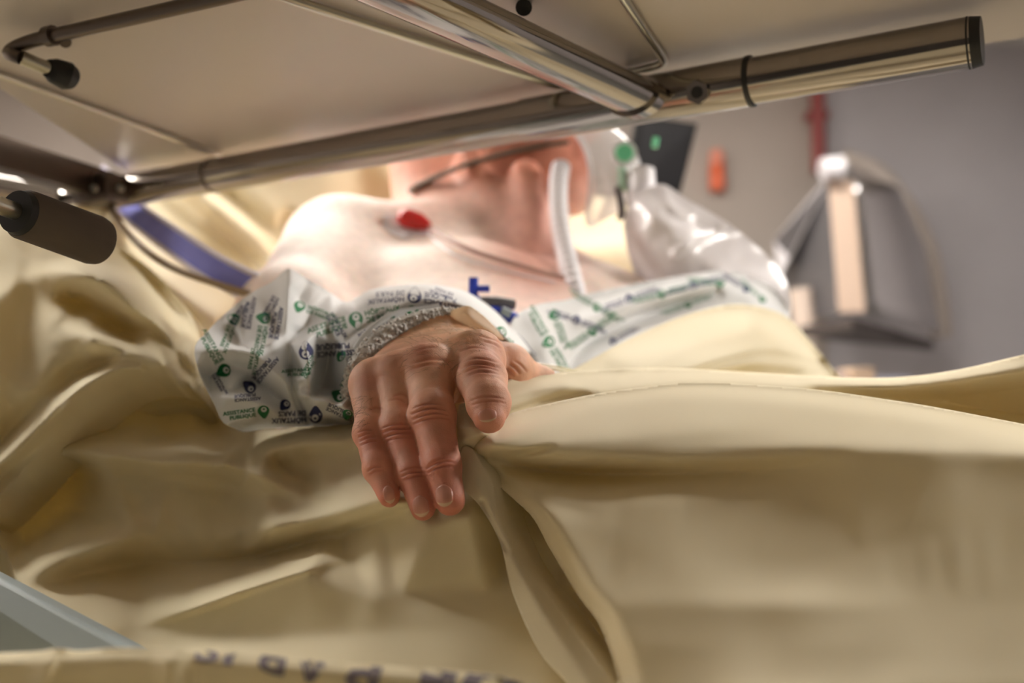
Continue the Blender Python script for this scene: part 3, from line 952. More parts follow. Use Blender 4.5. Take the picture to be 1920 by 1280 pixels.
B4i = Sheet(  # dark inside of the open fold
    outline=[(880, 850, 0.590), (930, 890, 0.582), (1000, 950, 0.560), (1050, 1020, 0.540), (1100, 1110, 0.515), (1150, 1190, 0.495), (1190, 1300, 0.470), (1130, 1300, 0.470), (1080, 1200, 0.498), (1010, 1110, 0.525), (950, 1030, 0.545), (910, 950, 0.570)],
    folds=[dict(line=[(1030, 1130, .6), (1045, 1090, 1), (1060, 1060, .6)], amp=.012, wl=6, wr=18)], step=5, sigma=6)
B4i.skirt = (0, 0.03, -0.02)
B5 = Sheet(   # knot of cloth under the forefinger
    outline=[(858, 768, .552), (868, 756, .556), (890, 760, .556), (915, 775, .552), (922, 796, .546), (914, 822, .541), (892, 832, .541), (872, 834, .542), (859, 822, .545)],
    lines=[[(866, 800, .533), (890, 806, .530), (908, 806, .532)]],
    folds=[dict(line=[(868, 822), (890, 822), (914, 812)], amp=.004, wl=6)], step=3, sigma=5)
B5.skirt = (0.0, 0.03, -0.02)
linen('blanket', [B1, B2, B3, B4, B4i, B5], M['blanket'], 'pale yellow blanket over belly and legs, pinched by the fingers', 'blanket')

# near fold with printed letters at the bottom edge
FF = Sheet(
    outline=[(-420, 1240, .385), (-240, 1230, .378), (-80, 1226, .372), (60, 1221, .368), (110, 1215, .366), (150, 1219, .364), (220, 1214, .362), (330, 1215, .360), (450, 1222, .358), (600, 1238, .355), (760, 1250, .352), (900, 1262, .350), (985, 1278, .349), (1040, 1300, .35), (1040, 1420, .335), (-80, 1420, .345), (-420, 1420, .35)],
    lines=[[(-80, 1240, .362), (300, 1232, .352), (600, 1254, .346), (900, 1280, .341)]],
    folds=[dict(line=[(110, 1210), (95, 1250), (80, 1300)], amp=.003, wl=6, wr=20), dict(line=[(330, 1215), (320, 1260), (330, 1320)], amp=.004, wl=20, wr=20)], step=6, sigma=6)
ff = linen('printed_sheet', [FF], M['sheet'], 'yellow sheet fold with upside-down grey lettering along the bottom edge', 'sheet', (0, 0.02, -0.03))

# ------------------------------------------------------------------ the patient
def V3(x, y, d): return np.array(P(x, y, d), np.float32)

HANDJ = {   # joints: x, y, d, radius (m)
    'little': [(700, 722, .588, .0120), (693, 812, .553, .0082), (708, 878, .530, .0075), (730, 930, .5165, .0058)],
    'ring':   [(750, 712, .583, .0125), (747, 806, .549, .0096), (775, 890, .524, .0083), (793, 952, .5085, .0066)],
    'middle': [(805, 700, .580, .0140), (811, 780, .543, .0118), (829, 872, .519, .0096), (844, 938, .5065, .0078)],
    'index':  [(893, 676, .594, .0152), (904, 712, .556, .0134), (916, 756, .531, .0115), (917, 782, .5215, .0086)],
    'thumb':  [(905, 692, .655, .0150), (955, 694, .632, .0140), (1012, 722, .648, .0115), (1045, 745, .655, .0095)],
}
CARP = {'little': (772, 676, .652, .0170), 'ring': (800, 666, .655, .0175), 'middle': (830, 660, .657, .0180), 'index': (858, 662, .657, .0175)}
ELBOW = (485, 704, .770); SHOULDER = (655, 478, 1.10)

def chain(p, js, k):
    d = None
    for a, b in zip(js[:-1], js[1:]):
        q = rcone(p, V3(*a[:3]), V3(*b[:3]), a[3], b[3])
        d = q if d is None else smin(d, q, k)
    return d

def hand_sdf(p):
    fing = None
    for nme in ('little', 'ring', 'middle', 'index'):
        js = HANDJ[nme]
        d = chain(p, js, .004)
        # finger pad below the tip and knuckle swell
        a = js[1]
        d = smin(d, np.sqrt(((p - V3(a[0], a[1] - 4, a[2] - .001)) ** 2).sum(-1)) - a[3] * (0.80 if nme == 'index' else 0.92), .006)
        t = js[3]
        fing = d if fing is None else smin(fing, d, .0016)
    palm = None
    for nme in ('little', 'ring', 'middle', 'index'):
        c = CARP[nme]; m = HANDJ[nme][0]
        d = rcone(p, V3(*c[:3]), V3(*m[:3]), c[3], m[3])
        palm = d if palm is None else smin(palm, d, .018)
    # knuckle heads and tendons
    for nme, up in (('little', 8), ('ring', 9), ('middle', 10), ('index', 10)):
        m = HANDJ[nme][0]
        palm = smin(palm, np.sqrt(((p - V3(m[0], m[1] - up, m[2] - .001)) ** 2).sum(-1)) - m[3] * 0.86, .008)
    for n1, n2, t_ in (('little', 'ring', .34), ('ring', 'middle', .30), ('middle', 'index', .16)):
        a1, a2 = [np.array(q) for q in HANDJ[n1][:2]]; b1, b2 = [np.array(q) for q in HANDJ[n2][:2]]
        p1 = a1 + (a2 - a1) * t_; p2 = b1 + (b2 - b1) * t_
        palm = smin(palm, rcone(p, V3(*p1[:3]), V3(*p2[:3]), .0075, .0075), .006)
    # web / heel of the hand
    palm = smin(palm, rcone(p, V3(800, 745, .600), V3(800, 700, .65), .016, .020), .014)
    thumb = chain(p, HANDJ['thumb'], .006)
    thumb = smin(thumb, rcone(p, V3(880, 690, .65), V3(945, 690, .622), .018, .015), .01)
    palm = smin(palm, thumb, .010)
    wrist = rcone(p, V3(818, 668, .665), V3(700, 668, .70), .0255, .027)
    wrist = smin(wrist, rcone(p, V3(848, 668, .665), V3(730, 664, .70), .0245, .027), .012)
    wrist = smin(wrist, rcone(p, V3(*ELBOW), V3(740, 672, .695), .033, .027), .02)
    palm = smin(palm, wrist, .018)
    return smin(palm, fing, .009)

HV, HQ = surface_net(hand_sdf, V3(640, 1005, .50) * np.array([0, 0, 1], np.float32) + np.array([-.185, .480, 0], np.float32),
                     np.array([V3(1075, 700, .60)[0], .700, V3(800, 560, .66)[2]], np.float32), .0011)
HV = smooth_mesh(HV, HQ, 2, 0.5)
HV, HQ = quad_subdivide(HV, HQ)
HV = smooth_mesh(HV, HQ, 2, 0.5)

def proj(V):
    q = V - np.array(CAM)
    d = q @ np.array(FWD)
    return 960 + F * q[:, 0] / d, 640 - F * (q @ np.array(UPV)) / d, d

Hn = vnormals(HV, HQ)
hx, hy, hd = proj(HV)
front = np.clip((-(Hn @ np.array(FWD))) * 1.6 + 0.1, 0, 1)

def crease(line, depth, width, fade=True):
    """skin crease: a curved groove across the joint with swollen lips"""
    ln = cr2(line, 12)
    best = np.full(len(HV), 1e9); tt = np.zeros(len(HV))
    near = (hx > ln[:, 0].min() - 14) & (hx < ln[:, 0].max() + 14) & (hy > ln[:, 1].min() - 14) & (hy < ln[:, 1].max() + 14)
    X = hx[near]; Y = hy[near]
    b = np.full(len(X), 1e9); t_ = np.zeros(len(X))
    for i in range(len(ln) - 1):
        ax, ay = ln[i]; bx, by = ln[i + 1]
        dx, dy = bx - ax, by - ay
        t = np.clip(((X - ax) * dx + (Y - ay) * dy) / (dx * dx + dy * dy + 1e-9), 0, 1)
        d = np.hypot(X - ax - t * dx, Y - ay - t * dy)
        u = d < b
        b[u] = d[u]; t_[u] = (i + t[u]) / (len(ln) - 1)
    tap = np.sin(np.pi * np.clip(t_, 0, 1)) ** 0.6 if fade else 1.0
    g = -np.exp(-0.5 * (b / width) ** 2) + 0.35 * np.exp(-0.5 * ((b - 2.6 * width) / (1.3 * width)) ** 2)
    disp = np.zeros(len(HV)); disp[near] = depth * g * tap
    red = np.zeros(len(HV)); red[near] = np.exp(-0.5 * (b / (width * 1.5)) ** 2) * tap
    return disp * front, red * front

CREASES = [  # (line, depth m, width px)
    # forefinger
    ([(862, 692), (885, 682), (912, 683), (938, 690)], .0011, 2.2), ([(868, 700), (890, 690), (915, 690), (936, 697)], .0008, 1.8),
    ([(874, 706), (895, 698), (920, 698), (940, 704)], .0007, 1.6), ([(858, 683), (884, 673), (910, 674), (936, 681)], .0006, 1.6),
    ([(880, 752), (905, 744), (930, 745), (948, 750)], .0005, 1.4), ([(884, 760), (908, 753), (932, 753), (950, 757)], .0005, 1.4),
    ([(860, 660), (885, 652), (915, 655)], .0005, 1.6), ([(905, 640), (925, 645), (942, 655)], .0005, 1.4), ([(900, 630), (925, 637), (945, 648)], .0004, 1.3),
    # middle finger
    ([(770, 778), (790, 768), (812, 764), (838, 768)], .0011, 2.0), ([(772, 788), (792, 778), (815, 773), (842, 777)], .0008, 1.8),
    ([(774, 796), (795, 787), (818, 782), (845, 785)], .0006, 1.5), ([(772, 768), (790, 760), (812, 756), (834, 759)], .0006, 1.5),
    ([(798, 880), (815, 869), (835, 864), (856, 868)], .0009, 1.8), ([(799, 889), (818, 877), (838, 873), (858, 876)], .0007, 1.5), ([(802, 871), (818, 862), (838, 858), (856, 860)], .0005, 1.4),
    # ring finger
    ([(716, 812), (732, 805), (750, 803), (772, 804)], .0010, 1.9), ([(717, 822), (735, 814), (754, 811), (775, 813)], .0008, 1.6),
    ([(716, 804), (732, 797), (750, 794), (768, 796)], .0006, 1.4), ([(720, 830), (738, 823), (756, 820), (776, 822)], .0005, 1.4),
    ([(752, 894), (768, 886), (785, 884), (800, 886)], .0008, 1.6), ([(755, 902), (771, 894), (788, 891), (803, 893)], .0006, 1.4), ([(750, 886), (766, 879), (783, 876), (797, 878)], .0005, 1.3),
    # little finger
    ([(672, 820), (686, 813), (702, 812)], .0008, 1.6), ([(674, 828), (690, 820), (705, 819)], .0007, 1.5), ([(674, 836), (692, 828), (708, 827)], .0006, 1.4), ([(671, 812), (684, 806), (698, 805)], .0005, 1.3),
    ([(688, 884), (700, 876), (716, 873)], .0006, 1.4), ([(692, 892), (704, 883), (720, 880)], .0005, 1.3),
    # back of the hand
    ([(770, 682), (800, 674), (832, 674), (850, 684)], .0007, 2.2), ([(768, 692), (800, 684), (830, 683)], .0005, 1.8), ([(775, 660), (800, 652), (822, 650)], .0004, 1.8),
    ([(735, 745), (752, 738), (765, 745)], .0004, 1.6), ([(725, 752), (745, 748), (760, 755)], .0004, 1.5), ([(690, 770), (705, 764), (718, 768)], .0004, 1.4),
    # web of the thumb
    ([(950, 690), (958, 698), (965, 706)], .0009, 2.0), ([(955, 682), (966, 690), (975, 702)], .0008, 1.8), ([(962, 676), (976, 684), (988, 698)], .0006, 1.6),
]
disp = np.zeros(len(HV)); red = np.zeros(len(HV))
for ln, dp, wd in CREASES:
    a, b = crease(ln, dp, wd)
    disp += a; red = np.maximum(red, b)
# fine irregular skin relief
rng = np.random.RandomState(3)
fr_ = np.zeros(len(HV))
for k in range(26):
    dv = rng.randn(3); dv /= np.linalg.norm(dv)
    fq = rng.uniform(500, 1400)
    fr_ += np.sin(HV @ dv * fq + rng.uniform(0, 6.28)) / 26 ** 0.5
disp += fr_ * 0.00008
HV = HV + Hn * disp[:, None]

# skin colours of the hand, plus one painted shadow
base = np.array(srgb(232, 180, 150)); pink = np.array(srgb(214, 142, 120)); redc = np.array(srgb(182, 96, 82)); tan = np.array(srgb(222, 172, 130))
def blob(x, y, r):
    return np.exp(-0.5 * (((hx - x) / r) ** 2 + ((hy - y) / r) ** 2))
HC = np.repeat(base[None], len(HV), 0)
def mixc(C, c, a):
    a = np.clip(a, 0, 1)[:, None]
    return C * (1 - a) + c * a
HC = mixc(HC, tan, 0.8 * np.clip((660 - hy) / 40, 0, 1))
HC = mixc(HC, pink, np.clip((hy - 720) / 160, 0, 0.75))
for (x, y, r, a) in ((690, 715, 20, .55), (790, 658, 18, .5), (745, 690, 25, .3), (900, 690, 35, .35), (812, 775, 30, .45), (748, 810, 24, .45), (690, 820, 20, .4), (828, 872, 28, .35), (775, 890, 22, .35), (915, 780, 30, .4), (840, 940, 28, .5), (790, 955, 24, .5), (730, 930, 20, .5), (925, 655, 30, .3)):
    HC = mixc(HC, redc, a * blob(x, y, r))
HC = mixc(HC, redc, 0.34 * red)
HC = mixc(HC, np.array(srgb(150, 96, 70)), 0.35 * blob(733, 672, 16))  # cast shadow left of the knuckles, painted into the skin tone
mott = np.zeros(len(HV))
for k in range(30):
    dv = rng.randn(3); dv /= np.linalg.norm(dv)
    mott += np.sin(HV @ dv * rng.uniform(150, 500) + rng.uniform(0, 6.28)) / 30 ** 0.5
HC = HC * (1 + 0.05 * mott[:, None])

# ---- trunk, neck, head, arms
Ta = np.array([0, .906, .42]); Tn = np.array([0, -.42, .906])
S0 = V3(905, 560, .89)
C0 = V3(945, 235, 1.25)
fw = np.array([.92, -.30, .12]); fw /= np.linalg.norm(fw)
uh = np.array([-.14, .15, .95]); uh = uh - fw * (uh @ fw); uh /= np.linalg.norm(uh)
sd = np.cross(uh, fw)     # towards one ear
if sd[1] > 0: sd = -sd
EARL = None
def H(f_, u_, s_): return (C0 + fw * f_ + uh * u_ + sd * s_).astype(np.float32)
def T(x, a, n): return (S0 + np.array([x, 0, 0]) + Ta * a + Tn * n).astype(np.float32)
shR = V3(*SHOULDER); shL = V3(1300, 690, 1.06)
def body_sdf(p):
    d = rcone(p, T(-.085, -.25, -.130), T(-.075, .16, -.112), .115, .108)
    d = smin(d, rcone(p, T(.105, -.25, -.205), T(.11, .15, -.130), .115, .105), .08)
    d = smin(d, rcone(p, T(.00, -.26, -.165), T(.00, .12, -.118), .12, .11), .08)
    # shoulders and collar region
    nb = V3(925, 480, 1.17)
    d = smin(d, rcone(p, shR, nb, .058, .070), .05)
    d = smin(d, rcone(p, shL, nb, .052, .050), .04)
    d = smin(d, rcone(p, T(-.135, .10, -.062), T(-.02, .14, -.066), .058, .06), .05)
    # clavicles
    d = smin(d, rcone(p, V3(720, 440, 1.085), V3(975, 490, 1.10), .009, .011), .03)
    # deltoid to elbow
    d = smin(d, rcone(p, shR + np.array([-.012, -.01, 0], np.float32), V3(545, 600, .88), .060, .043), .03)
    d = smin(d, rcone(p, V3(545, 600, .88), V3(*ELBOW), .043, .034), .03)
    fa = rcone(p, V3(*ELBOW), V3(740, 672, .695), .033, .027)
    w1 = smin(rcone(p, V3(818, 668, .665), V3(700, 668, .70), .0255, .027), rcone(p, V3(848, 668, .665), V3(730, 664, .70), .0245, .027), .012)
    d = smin(d, smin(fa, w1, .02), .02)
    # far arm under the gown
    d = smin(d, rcone(p, shL, V3(1380, 760, .95), .050, .042), .03)
    # neck
    d = smin(d, rcone(p, V3(905, 470, 1.19), V3(900, 310, 1.26), .070, .062), .035)
    d = smin(d, rcone(p, V3(820, 440, 1.20), V3(800, 290, 1.28), .05, .05), .035)
    # neck muscle and windpipe
    d = smin(d, rcone(p, V3(992, 486, 1.085), V3(880, 300, 1.165), .011, .016), .018)
    d = smin(d, rcone(p, V3(1015, 470, 1.09), V3(985, 330, 1.135), .018, .020), .022)
    # head
    hd_ = ellip(p, H(0, .02, 0), (.098, .092, .075), np.stack([fw, uh, sd], 1))
    hd_ = smin(hd_, np.sqrt(((p - H(.035, -.045, 0)) ** 2).sum(-1)) - .060, .04)
    jaw = rcone(p, H(-.005, -.075, .048), H(.078, -.108, .010), .020, .019)
    jaw = smin(jaw, rcone(p, H(-.005, -.075, -.048), H(.078, -.108, -.010), .020, .019), .02)
    hd_ = smin(hd_, jaw, .035)
    hd_ = smin(hd_, rcone(p, H(.03, -.09, 0), H(.07, -.09, 0), .035, .03), .03)
    nose = rcone(p, H(.092, .012, 0), H(.115, -.030, 0), .008, .013)
    for s_ in (-1, 1):
        nose = smin(nose, np.sqrt(((p - H(.100, -.036, s_ * .012)) ** 2).sum(-1)) - .009, .006)
    hd_ = smin(hd_, nose, .012)
    hd_ = smin(hd_, rcone(p, H(.088, .030, -.03), H(.088, .030, .03), .010, .010), .02)
    for dz in (-.058, -.070):
        hd_ = smin(hd_, rcone(p, H(.096, dz, -.018), H(.096, dz, .018), .006, .006), .006)
    for s_ in (-1, 1):
        # eye sockets with lids
        hd_ = smax(hd_, -(np.sqrt(((p - H(.104, .010, s_ * .032)) ** 2).sum(-1)) - .016), .012)
        hd_ = smin(hd_, np.sqrt(((p - H(.078, .009, s_ * .031)) ** 2).sum(-1)) - .0125, .004)
        # ear
        ear = ellip(p, H(-.012, -.012, s_ * .078), (.018, .030, .008), np.stack([fw, uh, sd], 1))
        ear = smax(ear, -(ellip(p, H(-.008, -.008, s_ * .087), (.010, .018, .006), np.stack([fw, uh, sd], 1))), .004)
        hd_ = smin(hd_, ear, .008)
    d = smin(d, hd_, .022)
    return d
BV, BQ = surface_net(body_sdf, (-.33, .700, .86), (.36, 1.46, 1.68), .0048)
BV = smooth_mesh(BV, BQ, 2, 0.5)
Bn = vnormals(BV, BQ)
bx, by, bd = proj(BV)
BC = np.repeat(np.array(srgb(250, 228, 216))[None], len(BV), 0)
def bblob(x, y, rx, ry): return np.exp(-0.5 * (((bx - x) / rx) ** 2 + ((by - y) / ry) ** 2))
hm = ((BV - C0) @ uh)
BC = mixc(BC, np.array(srgb(222, 146, 120)), 0.95 * np.clip((430 - by) / 110, 0, 1) * np.clip((bx - 690) / 60, 0, 1))
BC = mixc(BC, np.array(srgb(196, 116, 94)), 0.7 * bblob(990, 440, 60, 70))
BC = mixc(BC, np.array(srgb(222, 150, 130)), 0.5 * bblob(1010, 520, 50, 40))
BC = mixc(BC, np.array(srgb(170, 90, 84)), 0.8 * np.exp(-0.5 * ((((BV - H(.1, -.064, 0)) ** 2).sum(1)) / .016 ** 2)))
BC = mixc(BC, tan, 0.8 * np.clip((hd.max() - bd) * 20, 0, 1) * (bd < .72))

# one body mesh: trunk and arm surface continued into the finely modelled hand
AV = np.concatenate([BV, HV]); AQ = np.concatenate([BQ, HQ + len(BV)]); AC = np.concatenate([BC, HC])
me = np_mesh('person', AV, AQ, AC)
bm = bmesh.new(); bm.from_mesh(me); bm.verts.ensure_lookup_table()
be = [e_ for e_ in bm.edges if e_.is_boundary]
adj = {}
for e_ in be:
    for v_ in e_.verts: adj.setdefault(v_.index, []).append(e_)
seen = set(); loops = []
for e_ in be:
    if e_.index in seen: continue
    st = [e_]; lp = []
    while st:
        q = st.pop()
        if q.index in seen: continue
        seen.add(q.index); lp.append(q)
        for v_ in q.verts: st += [k for k in adj[v_.index] if k.index not in seen]
    cen_ = sum(((q.verts[0].co + q.verts[1].co) / 2 for q in lp), Vector()) / len(lp)
    loops.append((lp, cen_, lp[0].verts[0].index >= len(BV)))
hl = max((l_ for l_ in loops if l_[2]), key=lambda l_: len(l_[0]))
bl = min((l_ for l_ in loops if not l_[2]), key=lambda l_: (l_[1] - hl[1]).length)
print('loops', [(len(l_[0]), tuple(round(c_, 3) for c_ in l_[1]), l_[2]) for l_ in loops])
bmesh.ops.bridge_loops(bm, edges=hl[0] + bl[0])
loose = [v_ for v_ in bm.verts if not v_.link_faces]
bmesh.ops.delete(bm, geom=loose, context='VERTS')
bm.to_mesh(me); bm.free()
me.polygons.foreach_set('use_smooth', [True] * len(me.polygons))
me.materials.append(M['skin'])
person = bpy.data.objects.new('person', me)
COL.objects.link(person)
tag(person, 'patient lying in bed in a printed gown with an oxygen mask, hand on the blanket', 'person')
BVH_H = BVHTree.FromPolygons([Vector(v) for v in HV[:]], [tuple(int(i) for i in q) for q in HQ[::1]])
BVH_B = BVHTree.FromPolygons([Vector(v) for v in BV], [tuple(int(i) for i in q) for q in BQ])
def hit(x, y, tree):
    o = CAM; d = (P(x, y, 1.0) - CAM).normalized()
    loc, nrm, idx, dist = tree.ray_cast(o, d)
    if loc is None: return None, None
    if nrm.dot(d) > 0: nrm = -nrm
    return loc, nrm
def bdepth(x, y, default):
    l, n = hit(x, y, BVH_B)
    return ((l - CAM).dot(FWD)) if l is not None else default

# fingernails
def nail(cx, cy, w_, h_, ang, label=None):
    """plate fitted onto the fingertip; w_, h_ half sizes; free pale edge at the far end"""
    ca, sa = math.cos(math.radians(ang)), math.sin(math.radians(ang))
    n = 12; vs = []; fs = []; ok = True
    grid = []
    for i in range(n + 1):
        for j in range(n + 1):
            v = -1 + 2 * i / n; u = -1 + 2 * j / n
            lim = (1 - abs(v) ** 3.2 * 0.55) if v < 0 else (1 - v ** 4 * 0.35)
            x = u * w_ * lim; y = v * h_ * (1 - 0.16 * u * u) + (0.08 * h_ * (1 - u * u) if v > 0 else 0)
            l, nr_ = hit(cx + x * ca - y * sa, cy + x * sa + y * ca, BVH_H)
            grid.append((l, nr_, u, v))
    ls = [g[0] for g in grid if g[0] is not None]
    cmean = sum(ls, Vector()) / len(ls)
    nm = sum((g[1] for g in grid if g[1] is not None), Vector()).normalized()
    for l, nr_, u, v in grid:
        if l is None: l = cmean; nr_ = nm
        lift = 0.00055 * (1 - 0.75 * u * u) * (0.35 + 0.65 * (v + 1) / 2) + 0.0001
        vs.append(l + nr_.lerp(nm, 0.5) * lift)
    for i in range(n):
        for j in range(n): fs.append((i * (n + 1) + j, i * (n + 1) + j + 1, (i + 1) * (n + 1) + j + 1, (i + 1) * (n + 1) + j))
    o = obj('fingernail', vs, fs, M['nail'], person)
    o.data.materials.append(M['nail_tip'])
    for k, p in enumerate(o.data.polygons):
        if k // n >= n - 2: p.material_index = 1
    bm = bmesh.new(); bm.from_mesh(o.data); bmesh.ops.recalc_face_normals(bm, faces=bm.faces)
    if sum((f.normal.dot(FWD) for f in bm.faces)) > 0: bmesh.ops.reverse_faces(bm, faces=bm.faces)
    bm.to_mesh(o.data); bm.free()
    solid(o, 0.0003)
    return o
nail(729, 926, 10, 16, -14); nail(789, 948, 15, 19, -10); nail(833, 928, 16, 20, -6); nail(914, 778, 17, 12, -10)

# fine hairs on the wrist
mb = MB()
rr = random.Random(5)
for k in range(170):
    x = rr.uniform(760, 905); y = rr.uniform(606, 655) if rr.random() < .7 else rr.uniform(655, 700)
    if k > 130: x = rr.uniform(672, 700); y = rr.uniform(740, 800)
    l, nr_ = hit(x, y, BVH_H)
    if l is None: continue
    ln = rr.uniform(.004, .010)
    tg = Vector((rr.uniform(-1, .3), rr.uniform(-.6, .2), rr.uniform(-.8, .1)))
    tg = (tg - nr_ * tg.dot(nr_)).normalized()
    mb.tube([l, l + nr_ * ln * .25 + tg * ln * .35, l + nr_ * ln * .3 + tg * ln], [.00006, .00005, .00002], 3, False)
ah = mb.build('arm_hair', M['hair'], person); tag(ah, kind='stuff')

# hair of the head: short grey cap
vs = []; fs = []
capv = (BV - C0)
m_ = (capv @ uh > .005) & (np.linalg.norm(capv, axis=1) < .125) & ((capv @ fw < .045) | (capv @ uh > .075)) & (np.abs(capv @ sd) < .12)
fq = BQ[m_[BQ].all(1)]
ids = np.unique(fq); mp = -np.ones(len(BV), int); mp[ids] = np.arange(len(ids))
hr = np.random.RandomState(2).randn(len(ids)) * .0012
hv = BV[ids] + Bn[ids] * (.005 + hr)[:, None]
ho = obj('hair', hv, mp[fq], M['hair'], person); solid(ho, .004)

# ---- hospital gown
GS = Sheet(   # crumpled sleeve
    outline=[(365, 652, .655), (385, 625, .675), (420, 590, .70), (470, 550, .725), (510, 528, .735), (532, 508, .738), (546, 505, .738), (575, 522, .745), (615, 545, .75), (650, 566, .755),
             (690, 545, .74), (740, 535, .735), (800, 532, .735), (865, 543, .74), (915, 572, .745), (955, 608, .745), (990, 650, .735), (1015, 695, .72),
             (960, 720, .73), (860, 740, .73), (760, 770, .70), (665, 783, .655), (600, 787, .645), (575, 788, .640), (530, 790, .642), (480, 793, .640), (425, 797, .630), (400, 755, .632), (374, 700, .640)],
    lines=[
        [(544, 508, .735), (541, 560, .700), (537, 612, .668), (545, 660, .650), (546, 690, .645)],
        [(430, 600, .690), (440, 640, .672), (462, 652, .662)],
        [(560, 560, .728), (590, 600, .700), (560, 625, .680)],
        [(365, 655, .650), (410, 656, .645), (462, 655, .636), (500, 685, .628), (537, 712, .622), (556, 738, .622)],
        [(395, 705, .652), (450, 690, .650), (480, 718, .645), (520, 745, .640), (560, 775, .640)],
        [(385, 735, .640), (420, 742, .630), (455, 745, .622), (500, 762, .622), (520, 780, .632)],
        [(425, 795, .628), (470, 785, .625)],
        [(650, 567, .735), (610, 600, .690), (585, 628, .650), (572, 645, .630), (578, 675, .622), (582, 740, .622), (562, 742, .624)],
        [(594, 655, .652), (600, 700, .660), (598, 735, .655)],
        [(622, 640, .660), (615, 690, .665), (620, 735, .655)],
        [(562, 742, .618), (612, 750, .612), (660, 771, .610)],
        [(600, 780, .630), (655, 782, .625)],
        [(645, 655, .640), (655, 700, .628), (662, 745, .620)],
        [(690, 665, .636), (712, 628, .648), (745, 602, .657), (800, 588, .668), (850, 592, .68)],
        [(640, 640, .645), (690, 600, .655), (740, 575, .664), (800, 560, .674), (870, 572, .685), (920, 605, .69), (960, 645, .685)],
        [(665, 760, .640), (672, 700, .655), (700, 680, .69), (800, 660, .72)],
    ],
    folds=[
        dict(line=[(540, 690, .3), (548, 720, 1), (560, 755, 1), (573, 782, 1)], amp=-.010, wl=4, wr=5),
        dict(line=[(690, 600), (740, 578), (800, 568), (860, 578)], amp=-.003, wl=12, wr=10),
        dict(line=[(640, 645), (680, 612), (720, 590)], amp=-.006, wl=10, wr=6),
        dict(line=[(660, 560), (700, 540), (760, 532), (830, 534), (900, 560), (955, 608)], amp=-.012, wl=10, wr=8),
        dict(line=[(500, 690, .5), (470, 715, 1), (440, 735, .5)], amp=-.006, wl=7),
        dict(line=[(480, 560, .4), (500, 600, 1), (515, 650, .6)], amp=.004, wl=10),
        dict(line=[(425, 600, .4), (440, 630, 1), (445, 650, .6)], amp=-.004, wl=8),
    ], step=3, sigma=3.2, grain=.0005, gs=14, seed=9, boost=1.3, bs=20)
GS.skirt = None
GC = Sheet(   # gown over the chest and far shoulder
    outline=[(960, 600, 0.775), (1005, 572, 0.845), (1060, 562, 0.905), (1110, 549, 0.945), (1200, 530, 0.975), (1290, 515, 1.005), (1360, 507, 1.025), (1420, 524, 1.045), (1462, 552, 1.045), (1480, 600, 1.025), (1440, 660, 0.955), (1300, 700, 0.855), (1150, 740, 0.775), (1000, 730, 0.735), (960, 660, 0.745)],
    lines=[[(1010, 700, 0.750), (1060, 650, 0.815), (1120, 610, 0.875), (1200, 580, 0.925), (1300, 555, 0.965), (1400, 545, 0.995)]],
    folds=[
        dict(line=[(1060, 690, .6), (1100, 645, 1), (1180, 603, 1), (1260, 575, 1), (1340, 550, .4)], amp=-.03, wl=8, wr=12),
        dict(line=[(1090, 600, .6), (1180, 570, 1), (1290, 540, 1), (1380, 525, .6)], amp=.014, wl=10, wr=10),
        dict(line=[(1000, 600, 1), (1020, 640, 1), (1030, 690, 1)], amp=.012, wl=12, wr=14),
        dict(line=[(1360, 512, 1), (1430, 540, 1), (1475, 585, 1)], amp=-.02, wl=14, wr=14),
    ], step=4, sigma=5, grain=.001, gs=16, seed=5)
GC.skirt = (0, 0.03, -0.05)
mb = MB()
mb.add(*GS.mesh(skirt=(0.0, 0.03, -0.004)))
mb.add(*GC.mesh(skirt=GC.skirt))
gown = mb.build('hospital_gown', M['gown'], person, True, False)
gown['label'] = 'white hospital gown printed with green and blue lettering and drop emblems'

# printed emblems and lettering
def text2d(txt, size=1.0, off=0.0, sx=1.0):
    cu = bpy.data.curves.new('lettering', 'FONT')
    cu.body = txt; cu.size = size; cu.resolution_u = 2; cu.offset = off
    o = bpy.data.objects.new('lettering', cu); COL.objects.link(o)
    dg = bpy.context.evaluated_depsgraph_get(); dg.update()
    me_ = o.evaluated_get(dg).to_mesh()
    v = np.array([(p.co.x * sx, p.co.y) for p in me_.vertices]); f = [tuple(p.vertices) for p in me_.polygons]
    o.evaluated_get(dg).to_mesh_clear()
    bpy.data.objects.remove(o, do_unlink=True); bpy.data.curves.remove(cu)
    return v, f
def drop2d():
    """drop emblem, point down, with an off-centre round opening and a small curl"""
    n = 28; vo = []; vi = []
    for k in range(n):
        a = 2 * math.pi * k / n
        r = 0.5
        x = r * math.sin(a); y = r * math.cos(a)
        pt = max(0.0, -math.cos(a)) ** 6
        y -= 0.26 * pt
        vo.append((x, y))
        vi.append((0.05 + 0.25 * math.sin(a), 0.12 + 0.25 * math.cos(a)))
    v = np.array(vo + vi); f = [(k, (k + 1) % n, n + (k + 1) % n, n + k) for k in range(n)]
    c = [(0.05 + 0.10 * math.sin(2 * math.pi * k / 10), 0.16 + 0.09 * math.cos(2 * math.pi * k / 10)) for k in range(10)]
    b = len(v)
    return np.concatenate([v, np.array(c)]), f + [tuple(b + k for k in range(10))]
T1 = text2d('ASSISTANCE', 0.5, 0.012); T2 = text2d('PUBLIQUE', 0.5, 0.012); T3 = text2d('H\u00d4PITAUX', 0.5, 0.012); T4 = text2d('DE PARIS', 0.5, 0.012)
DR = drop2d()
